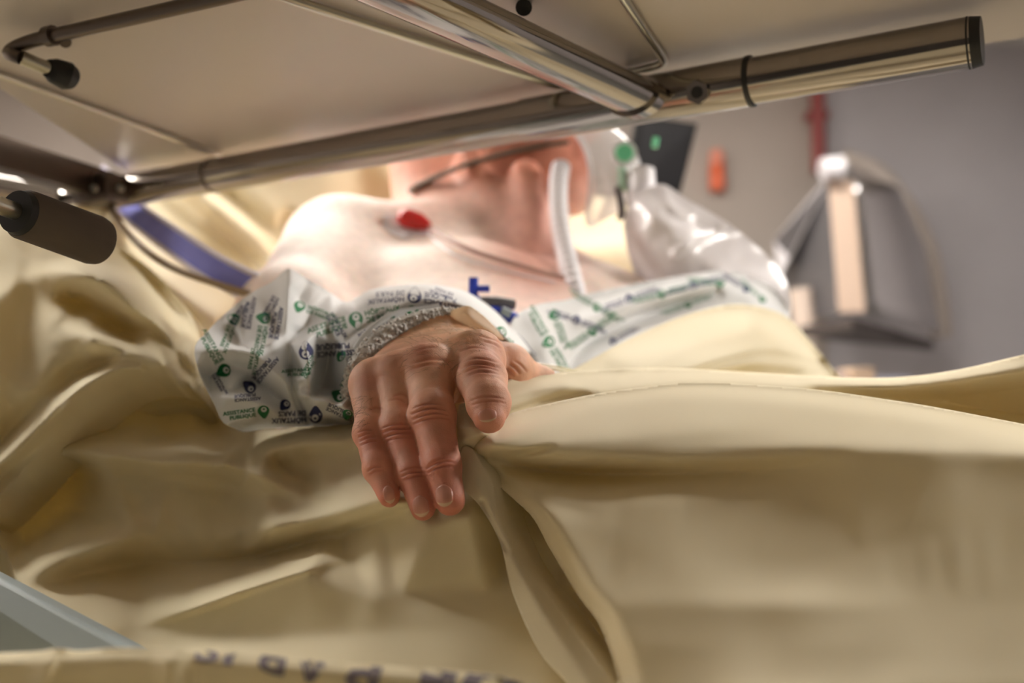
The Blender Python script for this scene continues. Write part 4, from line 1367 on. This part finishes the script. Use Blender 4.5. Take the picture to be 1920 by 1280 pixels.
def stamp_geo(parts='LDR'):
    out = []
    def place(tv, x, y, right):
        v, f = tv
        w_ = v[:, 0].max()
        q = v.copy(); q[:, 0] += (x - w_) if right else x; q[:, 1] += y
        out.append((q, f))
    if 'L' in parts:
        place(T1, -0.68, 0.06, True); place(T2, -0.68, -0.42, True)
    if 'D' in parts: out.append(DR)
    if 'R' in parts:
        place(T3, 0.68, 0.06, False); place(T4, 0.68, -0.42, False)
    return out
def stamp(colr, sh, x, y, sc, ang, parts='LDR', squash=1.0, lift=.0007, curl=0.0, clipx=None):
    ca, sa = math.cos(math.radians(ang)), math.sin(math.radians(ang))
    mbx = MB()
    for v, f in stamp_geo(parts):
        u = v[:, 0] * sc; w_ = -v[:, 1] * sc * squash + curl * (v[:, 0] ** 2) * sc
        X = x + u * ca - w_ * sa; Y = y + u * sa + w_ * ca
        d = sh.depth(X, Y) - lift
        mbx.add([P(X[i], Y[i], d[i]) for i in range(len(X))], f)
    o = mbx.build(colr + '_print', M[colr + '_ink'], gown)
    tag(o, kind='stuff')
    o['label'] = colr + ' printed drop emblem and lettering'
green = 'green'; blue = 'blue'
for (x, y, sc, a, pt, sq, cu_) in [
    (667, 598, 27, -14, 'LDR', 1, 0.02), (773, 582, 24, 4, 'D', .8, 0), (562, 573, 22, 20, 'DR', .8, 0), (496, 596, 22, 100, 'DR', 1, 0), (439, 598, 21, 110, 'DR', .9, 0),
    (421, 694, 25, 60, 'LD', .9, 0), (494, 770, 22, -8, 'LD', .9, 0), (636, 742, 24, 120, 'LD', .9, 0), (652, 776, 20, 20, 'D', .8, 0),
    (562, 717, 18, -60, 'R', .9, 0), (597, 694, 20, -5, 'L', .8, 0), (940, 622, 22, 55, 'DR', .8, 0), (640, 668, 22, 125, 'D', .6, 0), (482, 640, 20, 100, 'R', 1, 0), (880, 600, 20, 30, 'R', .8, 0)]:
    stamp(green, GS, x, y, sc, a, pt, sq, curl=cu_)
for (x, y, sc, a, pt, sq, cu_) in [
    (777, 556, 27, 184, 'LDR', .9, -.04), (574, 660, 28, 176, 'LD', 1, 0), (457, 630, 22, 102, 'L', 1, 0), (510, 650, 22, 100, 'L', 1, 0), (469, 726, 22, 130, 'LD', 1, 0), (535, 758, 20, 40, 'D', .9, 0),
    (427, 748, 18, 175, 'L', .9, 0), (592, 780, 26, 178, 'DR', 1, 0), (601, 756, 20, 205, 'L', .9, 0), (525, 545, 20, 120, 'R', .9, 0), (610, 575, 22, 60, 'R', .9, 0), (660, 640, 22, 150, 'L', .7, 0), (430, 620, 18, 120, 'L', .8, 0), (395, 690, 18, 60, 'R', .7, 0), (860, 560, 18, 200, 'R', .8, 0), (690, 640, 18, 130, 'R', .8, 0)]:
    stamp(blue, GS, x, y, sc, a, pt, sq, curl=cu_)
for (x, y, sc, a, pt, sq) in [(1040, 590, 20, 70, 'DR', .8), (1120, 575, 18, 30, 'LDR', .7), (1240, 550, 18, -15, 'LDR', .7), (1350, 530, 18, 5, 'LD', .7), (1030, 640, 22, 60, 'LDR', .9), (1110, 620, 18, -35, 'LDR', .8), (1290, 570, 16, -20, 'LDR', .6), (1430, 560, 16, 40, 'LD', .6)]:
    stamp(green, GC, x, y, sc, a, pt, sq, .0012)
for (x, y, sc, a, pt, sq) in [(1080, 600, 18, 200, 'LDR', .7), (1180, 560, 18, 160, 'LDR', .7), (1300, 535, 18, 165, 'LDR', .7), (1010, 680, 20, 50, 'LR', .8), (1150, 640, 16, 150, 'LD', .7), (1400, 540, 16, 30, 'LD', .7)]:
    stamp(blue, GC, x, y, sc, a, pt, sq, .0012)

# lettering on the near fold
def letter(sh, ch, x, y, sc, ang, sx, parent, bold=.03, lift=.0006):
    """one printed letter, x,y its top edge centre; what lies beyond the crest runs down the far side of the fold"""
    v, f = text2d(ch, 1.0, bold, sx)
    bm = bmesh.new()
    bv_ = [bm.verts.new((p[0], p[1], 0)) for p in v]
    for q in f:
        try: bm.faces.new([bv_[i] for i in q])
        except ValueError: pass
    bmesh.ops.subdivide_edges(bm, edges=bm.edges[:], cuts=3, use_grid_fill=True)
    bmesh.ops.triangulate(bm, faces=bm.faces[:])
    bm.verts.index_update()
    v = np.array([(p.co.x, p.co.y) for p in bm.verts]); f = [tuple(p.index for p in q.verts) for q in bm.faces]
    bm.free()
    ca, sa = math.cos(math.radians(ang)), math.sin(math.radians(ang))
    u = (v[:, 0] - v[:, 0].mean()) * sc; w_ = (v[:, 1] - v[:, 1].max()) * sc
    X = x + u * ca + w_ * sa; Y = y + u * sa - w_ * ca
    top = sh.out[np.argsort(sh.out[:, 0])]; top = top[top[:, 1] < 1330]
    yc = np.interp(X, top[:, 0], top[:, 1]) + 1.0
    over = np.clip(yc - Y, 0, None)
    d = sh.depth(X, np.maximum(Y, yc)) - lift
    sk = Vector((0, .02, -.03)).normalized()
    pts = [P(X[i], max(Y[i], yc[i]), d[i]) + sk * (over[i] * .35 / F) for i in range(len(X))]
    return MB().add(pts, f).build('letter', M['grey_ink'], parent)
for (ch, x, y, sc, an, sx, bo) in (('S', 385, 1242, 80, 188, 1.4, .02), ('I', 425, 1246, 82, 196, 1.4, .03), ('R', 500, 1262, 92, 192, 1.3, .02), ('A', 580, 1280, 100, 192, 1.1, .03), ('P', 672, 1300, 108, 194, 1.2, .03), ('E', 806, 1325, 120, 194, 1.1, .06), ('D', 905, 1340, 130, 194, 1.1, .06)):
    letter(FF, ch, x, y, sc, an, sx, ff, bo)

# ------------------------------------------------------------------ cuff, tape, lines on the wrist
cu = [(662, 745, .606), (666, 708, .612), (680, 676, .618), (703, 648, .626), (733, 624, .634), (768, 607, .641), (803, 597, .647), (835, 593, .652), (862, 600, .658)]
c3, rr_ = resample([P(*p) for p in cu], [.0065] * len(cu), 12)
mb = MB()
mb.tube(c3, [.0062] * len(c3), 12)
rr = random.Random(11)
for p in c3:
    for k in range(9):
        a = rr.uniform(0, 6.28); b = rr.uniform(-.6, .9)
        v = Vector((math.cos(a), -abs(math.sin(a)), b)).normalized()
        c = p + v * .0062 + Vector((rr.uniform(-1, 1), rr.uniform(-1, 1), rr.uniform(-1, 1))) * .0015
        r = rr.uniform(.0009, .0019)
        vs = [c + Vector(q) * r for q in ((1, 0, 0), (-1, 0, 0), (0, 1, 0), (0, -1, 0), (0, 0, 1), (0, 0, -1))]
        mb.add(vs, [(0, 2, 4), (2, 1, 4), (1, 3, 4), (3, 0, 4), (2, 0, 5), (1, 2, 5), (3, 1, 5), (0, 3, 5)])
tc_ = mb.build('terry_cuff', M['terry'], None, True, False)
tag(tc_, 'white looped terry cloth band around the wrist at the sleeve end', 'wristband')
# welted sleeve edge with dark seam
e = [(668, 700, .622), (680, 664, .628), (703, 634, .636), (738, 607, .645), (780, 591, .654), (830, 583, .661)]
p3, _ = resample([P(*p) for p in e], [1] * len(e), 8)
MB().tube([p + Vector((-.0035, .006, .0035)) for p in p3], .0042, 10).build('sleeve_hem', M['gown'], person)
MB().tube([p + Vector((-.0012, .0015, .0012)) for p in p3[6:]], .0008, 6).build('hem_seam', M['green_ink'], person)
# tape on the back of the wrist
TAP = Sheet(outline=[(832, 594, .650), (848, 582, .646), (868, 575, .642), (882, 575, .641), (906, 592, .643), (930, 616, .642), (944, 636, .640), (926, 630, .636), (900, 620, .634), (870, 614, .636), (843, 608, .642)],
            lines=[[(836, 598, .646), (872, 588, .636), (890, 601, .634), (926, 624, .635)]], step=2, sigma=2, sharp=False)
tp = MB(); tp.add(*TAP.mesh()); tpo = tp.build('adhesive_tape', M['tape'], None, True, False); solid(tpo, .0006)
tag(tpo, 'cream adhesive tape folded over the back of the wrist', 'tape')
bp_ = [(862, 603, .668), (845, 603, .668), (820, 606, .668), (790, 612, .668)]
o = MB().tube([P(*p) for p in bp_], .0022, 8, smooth_pts=6, flat=.5).build('wristband', M['blue'], None)
tag(o, 'thin violet-blue band peeking out beneath the cream tape', 'wristband')
e = empty('infusion_line', P(1000, 690, .66)); tag(e, 'clear thin infusion tubing leaving the wrist over the blanket', 'tubing')
MB().tube([P(985, 684, .672), P(1015, 688, .668), P(1050, 694, .672), P(1090, 703, .69)], .0013, 8, smooth_pts=8).build('tubing', M['ivline'], e)
MB().tube([P(985, 680, .674), P(1020, 684, .672), P(1055, 690, .676), P(1095, 700, .695)], .0010, 8, smooth_pts=8).build('tubing', M['ivline'], e)

# ------------------------------------------------------------------ chest leads and tap
def on_body(x, y, lift, dflt=1.1):
    l, n = hit(x, y, BVH_B)
    return (l + n * lift) if l is not None else P(x, y, dflt)
e = empty('chest_electrode', on_body(765, 430, 0)); tag(e, 'white chest electrode with red clip and lead near the collarbone', 'electrode')
mb = MB(); c = on_body(760, 432, .002); 
l, n = hit(760, 432, BVH_B)
t1 = Vector((1, 0, -.6)); t1 = (t1 - n * t1.dot(n)).normalized(); t2 = n.cross(t1)
ring = [c + t1 * math.cos(a) * .030 + t2 * math.sin(a) * .017 for a in np.linspace(0, 2 * math.pi, 24, endpoint=False)]
mb.add(ring + [p + n * .002 for p in ring], [tuple(range(23, -1, -1)), tuple(range(24, 48))] + [(k, (k + 1) % 24, 24 + (k + 1) % 24, 24 + k) for k in range(24)])
mb.build('pad', M['white_plastic'], e)
MB().tube([on_body(748, 416, .006), on_body(760, 421, .009), on_body(785, 430, .010), on_body(805, 438, .008)], [.006, .011, .009, .004], 12, smooth_pts=4).build('clip', M['red'], e)
MB().tube([on_body(800, 436, .008), on_body(850, 462, .005), on_body(900, 484, .005), on_body(950, 500, .005), on_body(1000, 515, .005), on_body(1055, 530, .005)], .0024, 8, smooth_pts=8).build('lead', M['lead'], e)
MB().tube([on_body(800, 440, .003), on_body(850, 480, .002), on_body(950, 512, .002), on_body(1040, 532, .002)], .0010, 8, smooth_pts=8).build('lead', M['white_plastic'], e)

e = empty('stopcock', P(925, 590, .80)); tag(e, 'blue and grey infusion stopcock lying on the gown beside the sleeve', 'stopcock')
MB().tube([P(888, 520, .80), P(887, 556, .80)], .0038, 12).build('tap_wing', M['blue'], e)
MB().tube([P(889, 541, .80), P(918, 541, .80)], .0028, 12).build('tap_handle', M['blue'], e)
MB().tube([P(888, 548, .80), P(905, 572, .795)], .0022, 10).build('stem', M['blue'], e)
MB().tube([P(902, 568, .795), P(930, 567, .795), P(964, 571, .80)], [.005, .0052, .0045], 14).build('barrel', M['grey'], e)
MB().tube([P(918, 585, .79), P(945, 592, .79), P(966, 596, .795)], [.0055, .006, .0045], 14).build('connector', M['blue'], e)
MB().tube([P(940, 582, .786), P(958, 590, .786)], .0035, 12).build('collar', M['pale_blue'], e)

# ------------------------------------------------------------------ oxygen mask
e = empty('oxygen_mask', H(.1, -.05, 0)); tag(e, 'clear oxygen mask with green valve and milky reservoir bag on the face', 'oxygen mask')
mo = Vector(P(1122, 322, 1.165)); mf = Vector((.93, -.30, .22)).normalized(); mu = Vector((-.2, .1, 1)); mu = (mu - mf * mu.dot(mf)).normalized(); ms = mu.cross(mf)
vs = []; fs = []; NA, NB = 36, 14
for j in range(NB + 1):
    t = j / NB
    a = t * math.pi / 2
    r = math.cos(a) ** 0.75 if j < NB else 0.0
    zf = math.sin(a) * .060
    for k in range(NA):
        q = 2 * math.pi * k / NA
        hh = .064 if math.sin(q) > 0 else .058
        ww = .043 * (1 - .18 * math.sin(q))
        vs.append(mo + mf * (zf - .012 + .012 * math.cos(2 * q) * (1 - t)) + mu * (math.sin(q) * hh * r) + ms * (math.cos(q) * ww * r))
for j in range(NB):
    for k in range(NA):
        fs.append((j * NA + k, j * NA + (k + 1) % NA, (j + 1) * NA + (k + 1) % NA, (j + 1) * NA + k))
shell = obj('shell', vs, fs, M['clear'], e)
MB().tube([vs[k] for k in range(NA)] + [vs[0]], .0032, 8, False).build('rim', M['clear'], e)
def mpt(f_, u_, s_): return mo + mf * f_ + mu * u_ + ms * s_
gv = P(1170, 288, 1.115)
MB().tube([gv, gv - FWD * .004], .0145, 24).build('valve_seat', M['white_plastic'], e)
MB().tube([gv - FWD * .004, gv - FWD * .008], [.010, .009], 20).build('valve_disc', M['green'], e)
MB().tube([P(1166, 312, 1.12), P(1168, 356, 1.115)], .0055, 12).build('valve_stem', mat('pale_green', srgb(170, 205, 180), 0.4), e)
MB().tube([P(1230, 258, 1.18), P(1227, 276, 1.18)], .0035, 10).build('side_tab', M['green'], e)
MB().tube([P(1206, 318, 1.12), P(1204, 352, 1.115), P(1196, 388, 1.11)], [.013, .016, .014], 16).build('elbow_connector', M['white_plastic'], e)
MB().tube([P(1158, 352, 1.115), P(1166, 392, 1.11), P(1162, 412, 1.11)], [.004, .0045, .004], 10, smooth_pts=4).build('swivel', M['grey'], e)
# strap across the jaw
sp = cr2([(766, 358), (810, 336), (850, 318), (900, 301), (940, 290), (1000, 277), (1066, 266)], 5)
sd_ = [bdepth(x, y, 1.16) for x, y in sp]
sd_ = [min(sd_[max(0, i - 4):i + 5]) - .005 for i in range(len(sd_))]
MB().tube([P(x, y, d) for (x, y), d in zip(sp, np.convolve(np.pad(sd_, 3, mode='edge'), np.ones(7) / 7, 'valid'))], .0062, 8, flat=.45).build('head_strap', M['elastic'], e)
# reservoir bag: closed inflated pouch
BG = Sheet(outline=[(1188, 366, 1.09), (1215, 352, 1.09), (1246, 346, 1.09), (1290, 374, 1.09), (1365, 418, 1.09), (1435, 476, 1.09), (1476, 530, 1.09), (1478, 600, 1.09), (1420, 640, 1.09), (1300, 640, 1.08), (1220, 590, 1.08), (1185, 500, 1.08), (1170, 420, 1.09)],
           lines=[[(1230, 400, 1.045), (1300, 470, 1.03), (1400, 560, 1.03)], [(1200, 440, 1.05), (1260, 540, 1.03)]],
           folds=[dict(line=[(1265, 475), (1310, 445), (1375, 425)], amp=.010, wl=5, wr=8), dict(line=[(1250, 400), (1290, 415), (1340, 430)], amp=-.008, wl=6), dict(line=[(1240, 350), (1260, 390), (1290, 410)], amp=.006, wl=6)], step=6, sigma=9, grain=.0015, gs=14)
vs, fs = BG.mesh()
mb = MB(); mb.add(vs, fs)
mid = 1.09
vb = []
for v in vs:
    dd_ = (v - CAM).dot(FWD)
    vb.append(v + (v - CAM) * ((2 * (1.088 - dd_)) * .8 / dd_) if dd_ < 1.088 else v)
mb.add(vb, [tuple(reversed(f)) for f in fs])
mb.build('reservoir_bag', M['bag'], e, True, False)
# white corrugated hose
e = empty('breathing_hose', P(1090, 575, 1.0)); tag(e, 'white corrugated hose running down from the mask to the gown', 'hose')
hp, hr_ = resample([P(1052, 312, 1.12), P(1047, 345, 1.10), P(1048, 400, 1.07), P(1058, 460, 1.04), P(1072, 520, 1.0), P(1088, 578, .97)], [.0105] * 6, 18)
MB().tube(hp, [.0098 + .0012 * math.sin(i * 1.57) for i in range(len(hp))], 16).build('hose', M['white_plastic'], e)
MB().tube([hp[-1], hp[-1] + (hp[-1] - hp[-4]).normalized() * .016], [.0125, .0115], 16).build('end_collar', mat('lilac_plastic', srgb(196, 180, 205), 0.4), e)

# ------------------------------------------------------------------ blue strap and grey tube at the left
e = empty('lifting_strap', P(350, 470, .95)); tag(e, 'blue woven strap with pale stitched edges crossing the bedding', 'strap')
def ribbon(c, w_, n_up, thick=.0015):
    mb = MB(); n = len(c); vs = []
    for i in range(n):
        t = (c[min(i + 1, n - 1)] - c[max(i - 1, 0)]).normalized()
        s_ = t.cross(n_up).normalized()
        for k in range(5):
            vs.append(c[i] + s_ * w_ * (k / 4 - .5))
    fs = [(i * 5 + k, i * 5 + k + 1, (i + 1) * 5 + k + 1, (i + 1) * 5 + k) for i in range(n - 1) for k in range(4)]
    return vs, fs
sc3, _ = resample([P(180, 325, 1.16), P(250, 396, 1.05), P(320, 448, .96), P(400, 502, .885), P(470, 538, .86), P(540, 572, .84)], [1] * 6, 10)
up_ = (CAM - sc3[20]).normalized()
vs, fs = ribbon(sc3, .026, up_); solid(obj('webbing', vs, fs, M['strap'], e), .002)
for s_ in (-1, 1):
    off = []
    for i in range(len(sc3)):
        t = (sc3[min(i + 1, len(sc3) - 1)] - sc3[max(i - 1, 0)]).normalized()
        off.append(sc3[i] + t.cross(up_).normalized() * s_ * .0112 + up_ * .0022)
    mb = MB()
    for i in range(len(off) - 1):
        for k in range(3):
            a = off[i].lerp(off[i + 1], k / 3); b = off[i].lerp(off[i + 1], k / 3 + .26)
            mb.tube([a, b], .0028, 6)
    mb.build('stitching', M['stitch'], e)
e = empty('drain_tube', P(300, 490, .9)); tag(e, 'thin grey-brown tube running below the blue strap', 'tube')
MB().tube([P(190, 352, 1.10), P(218, 408, .99), P(262, 460, .91), P(320, 500, .885), P(400, 530, .86), P(500, 560, .83)], .0032, 10, smooth_pts=8).build('tube', mat('grey_brown', srgb(150, 128, 100), .5), e)

# ------------------------------------------------------------------ overbed table
h0 = .232
e = empty('overbed_table', (-.75, .75, 0)); tag(e, 'beige overbed table seen from below with a chrome frame tube', 'table')
tR = TP(1822, 80, h0); tL = TP(120, 378, h0)
uu = (tR - tL).normalized(); vv = uu.cross(Vector((0, 0, 1))).normalized()
if vv.y > 0: vv = -vv       # towards the camera
hz = h0 + .0165 + .010
far = TP(1900, 83, hz)
o_ = tL + (far - tL).dot(-vv) * -vv
o_.z = CAMZ + hz
a = tL - vv * .022 + uu * .075; a.z = CAMZ + hz; b = o_ + uu * ((tR - tL).length + .10)
c = b + vv * .46; d_ = Vector((-.405, .50, CAMZ + hz))
R_ = Matrix((uu, vv, Vector((0, 0, 1)))).transposed()
mb = MB(); q4 = [a, b, c, d_]
mb.add(q4 + [p + Vector((0, 0, .025)) for p in q4], [(0, 1, 2, 3), (7, 6, 5, 4), (0, 4, 5, 1), (1, 5, 6, 2), (2, 6, 7, 3), (3, 7, 4, 0)])
tt_ = mb.build('table_top', M['table'], e, False)
bv = tt_.modifiers.new('bevel', 'BEVEL'); bv.width = .004; bv.segments = 3
MB().tube([tL, tR], .0162, 40).build('frame_tube', M['chrome'], e)
def tpt(x): # point of the tube axis at pixel column x
    lo, hi = 0.0, 1.0
    for _ in range(40):
        m_ = (lo + hi) / 2; q = tL.lerp(tR, m_) - CAM
        if 960 + F * q.x / q.dot(FWD) < x: lo = m_
        else: hi = m_
    return tL.lerp(tR, lo)
MB().tube([tpt(985), tpt(1405)], .0172, 40).build('sleeve', M['chrome'], e)
MB().tube([tpt(1404), tpt(1412)], .0178, 40).build('joint_ring', M['rubber'], e)
MB().tube([tpt(398), tpt(404)], .0168, 40).build('joint_ring', M['dark_metal'], e)
MB().tube([tpt(1815), tR + uu * .006], [.0164, .0150], 40).build('end_cap', M['rubber'], e)
nut = tpt(1312) + (CAM - tpt(1312)).normalized() * .015 + Vector((0, 0, -.001))
nd = (CAM - nut); nd = (nd - uu * nd.dot(uu)).normalized()
MB().tube([nut, nut + nd * .006], .0085, 6).build('nut', M['chrome'], e, False)
MB().tube([nut + nd * .0055, nut + nd * .0065], .0042, 16).build('bolt_hole', M['rubber'], e)
# oval cross bar welded to the sleeve
J = TP(1192, 182, h0 - .006); E_ = TP(660, -60, h0 - .006)
MB().tube([J + (J - E_).normalized() * .004, E_ + (E_ - J) * .75], .0195, 32, flat=.62, ref=(0, 0, 1)).build('cross_bar', M['chrome'], e)
MB().tube([J + (J - E_).normalized() * .008, J - (J - E_).normalized() * .004], [.0205, .0220], 32, flat=.66, ref=(0, 0, 1)).build('weld', M['chrome'], e)
# wire supports below the top
hw = hz - .004
def wire(pts, r=.0026, k=0, m='wire'): return MB().tube(pts, r, 10, smooth_pts=k).build('support_wire', M[m], e)
wire([TP(-300, 32, hw), TP(412, 291, hw)], .0030)
wire([TP(0, -178, hw), TP(1042, 160, hw), TP(1062, 162, hw)], .0032)
wire([TP(1040, -196, hw), TP(1140, -46, hw), TP(1212, 62, hw), TP(1242, 108, hw), TP(1238, 121, hw), TP(1205, 130, hw), TP(1172, 138, hw)], .0030, 5)
# folded wire arm with rubber tip
arm = [TP(800, -93, hw - .006), TP(430, -8, hw - .006), TP(250, 33, hw - .006), TP(95, 68, hw - .006), TP(40, 84, hw - .008), TP(18, 98, hw - .012), TP(26, 104, hw - .016), TP(40, 109, hw - .018)]
MB().tube(arm, .0046, 14, smooth_pts=6).build('folding_arm', M['dark_metal'], e)
MB().tube([TP(40, 108, hw - .018), TP(100, 133, hw - .022)], .0048, 14).build('folding_arm', M['wire'], e)
MB().tube([TP(92, 128, hw - .022), TP(100, 132, hw - .022), TP(126, 143, hw - .024), TP(130, 145, hw - .024)], [.0062, .0085, .0098, .0085], 20).build('rubber_tip', M['rubber'], e)
MB().tube([TP(88, 69, hw - .006), TP(102, 66, hw - .006)], .0066, 14).build('clamp', M['dark_metal'], e)
MB().tube([TP(122, 78, hw - .003), TP(122, 78, hw + .002)], .0042, 12).build('screw', M['dark_metal'], e)
MB().tube([TP(982, 14, hw - .002), TP(982, 14, hw + .002)], .0052, 16).build('bolt_hole', M['rubber'], e)
# left end rail and bracket
p0, p1 = TP(205, 352, h0 + .004), TP(-90, 262, h0 + .004)
rl = p1 - p0; ru = rl.normalized(); rs_ = Vector((0, 0, 1)).cross(ru)
MB().box((p0 + p1) / 2, (rl.length, .022, .030), Matrix((ru, rs_.normalized(), Vector((0, 0, 1)))).transposed(), .004).build('end_rail', mat('brown_steel', (.10, .075, .06), .35, .8), e)
q = TP(190, 350, h0)
MB().box(q + Vector((0, 0, -.004)), (.05, .028, .030), R_, .005).build('bracket', M['dark_metal'], e)
for x in (190, 238):
    q = TP(x, 352, h0 - .006) + Vector((0, -.014, -.004))
    MB().tube([q, q + Vector((0, -.004, 0))], .0036, 8).build('screw', M['wire'], e)
# lever with foam grip
g0, g1 = P(40, 400, .545), P(188, 454, .600)
ax = (g1 - g0).normalized()
MB().tube([g0, g0 + ax * .002, g1 - ax * .006, g1 - ax * .002, g1], [.0128, .0140, .0150, .0142, .011], 32).build('foam_grip', M['foam'], e)
MB().tube([g0 - ax * .004, g0 + ax * .001], [.0118, .0128], 32).build('grip_ring', M['rubber'], e)
MB().tube([g0 - ax * .25, g0 + ax * .01], .0048, 16).build('lever_rod', M['wire'], e)
# column and foot outside the frame, carrying the top
ct = TP(-330, 300, h0 + .01)
MB().tube([ct, Vector((ct.x, ct.y, .12))], .025, 20).build('column', M['chrome'], e)
MB().tube([ct, tL], .016, 16).build('frame_arm', M['chrome'], e)
MB().box((ct.x + .02, ct.y - .15, .09), (.08, .6, .05), None, .01).build('foot', M['grey'], e)
for yy in (-.4, .1):
    MB().tube([(ct.x + .0, ct.y + yy, .035), (ct.x + .03, ct.y + yy, .035)], .035, 16).build('castor', M['black'], e)
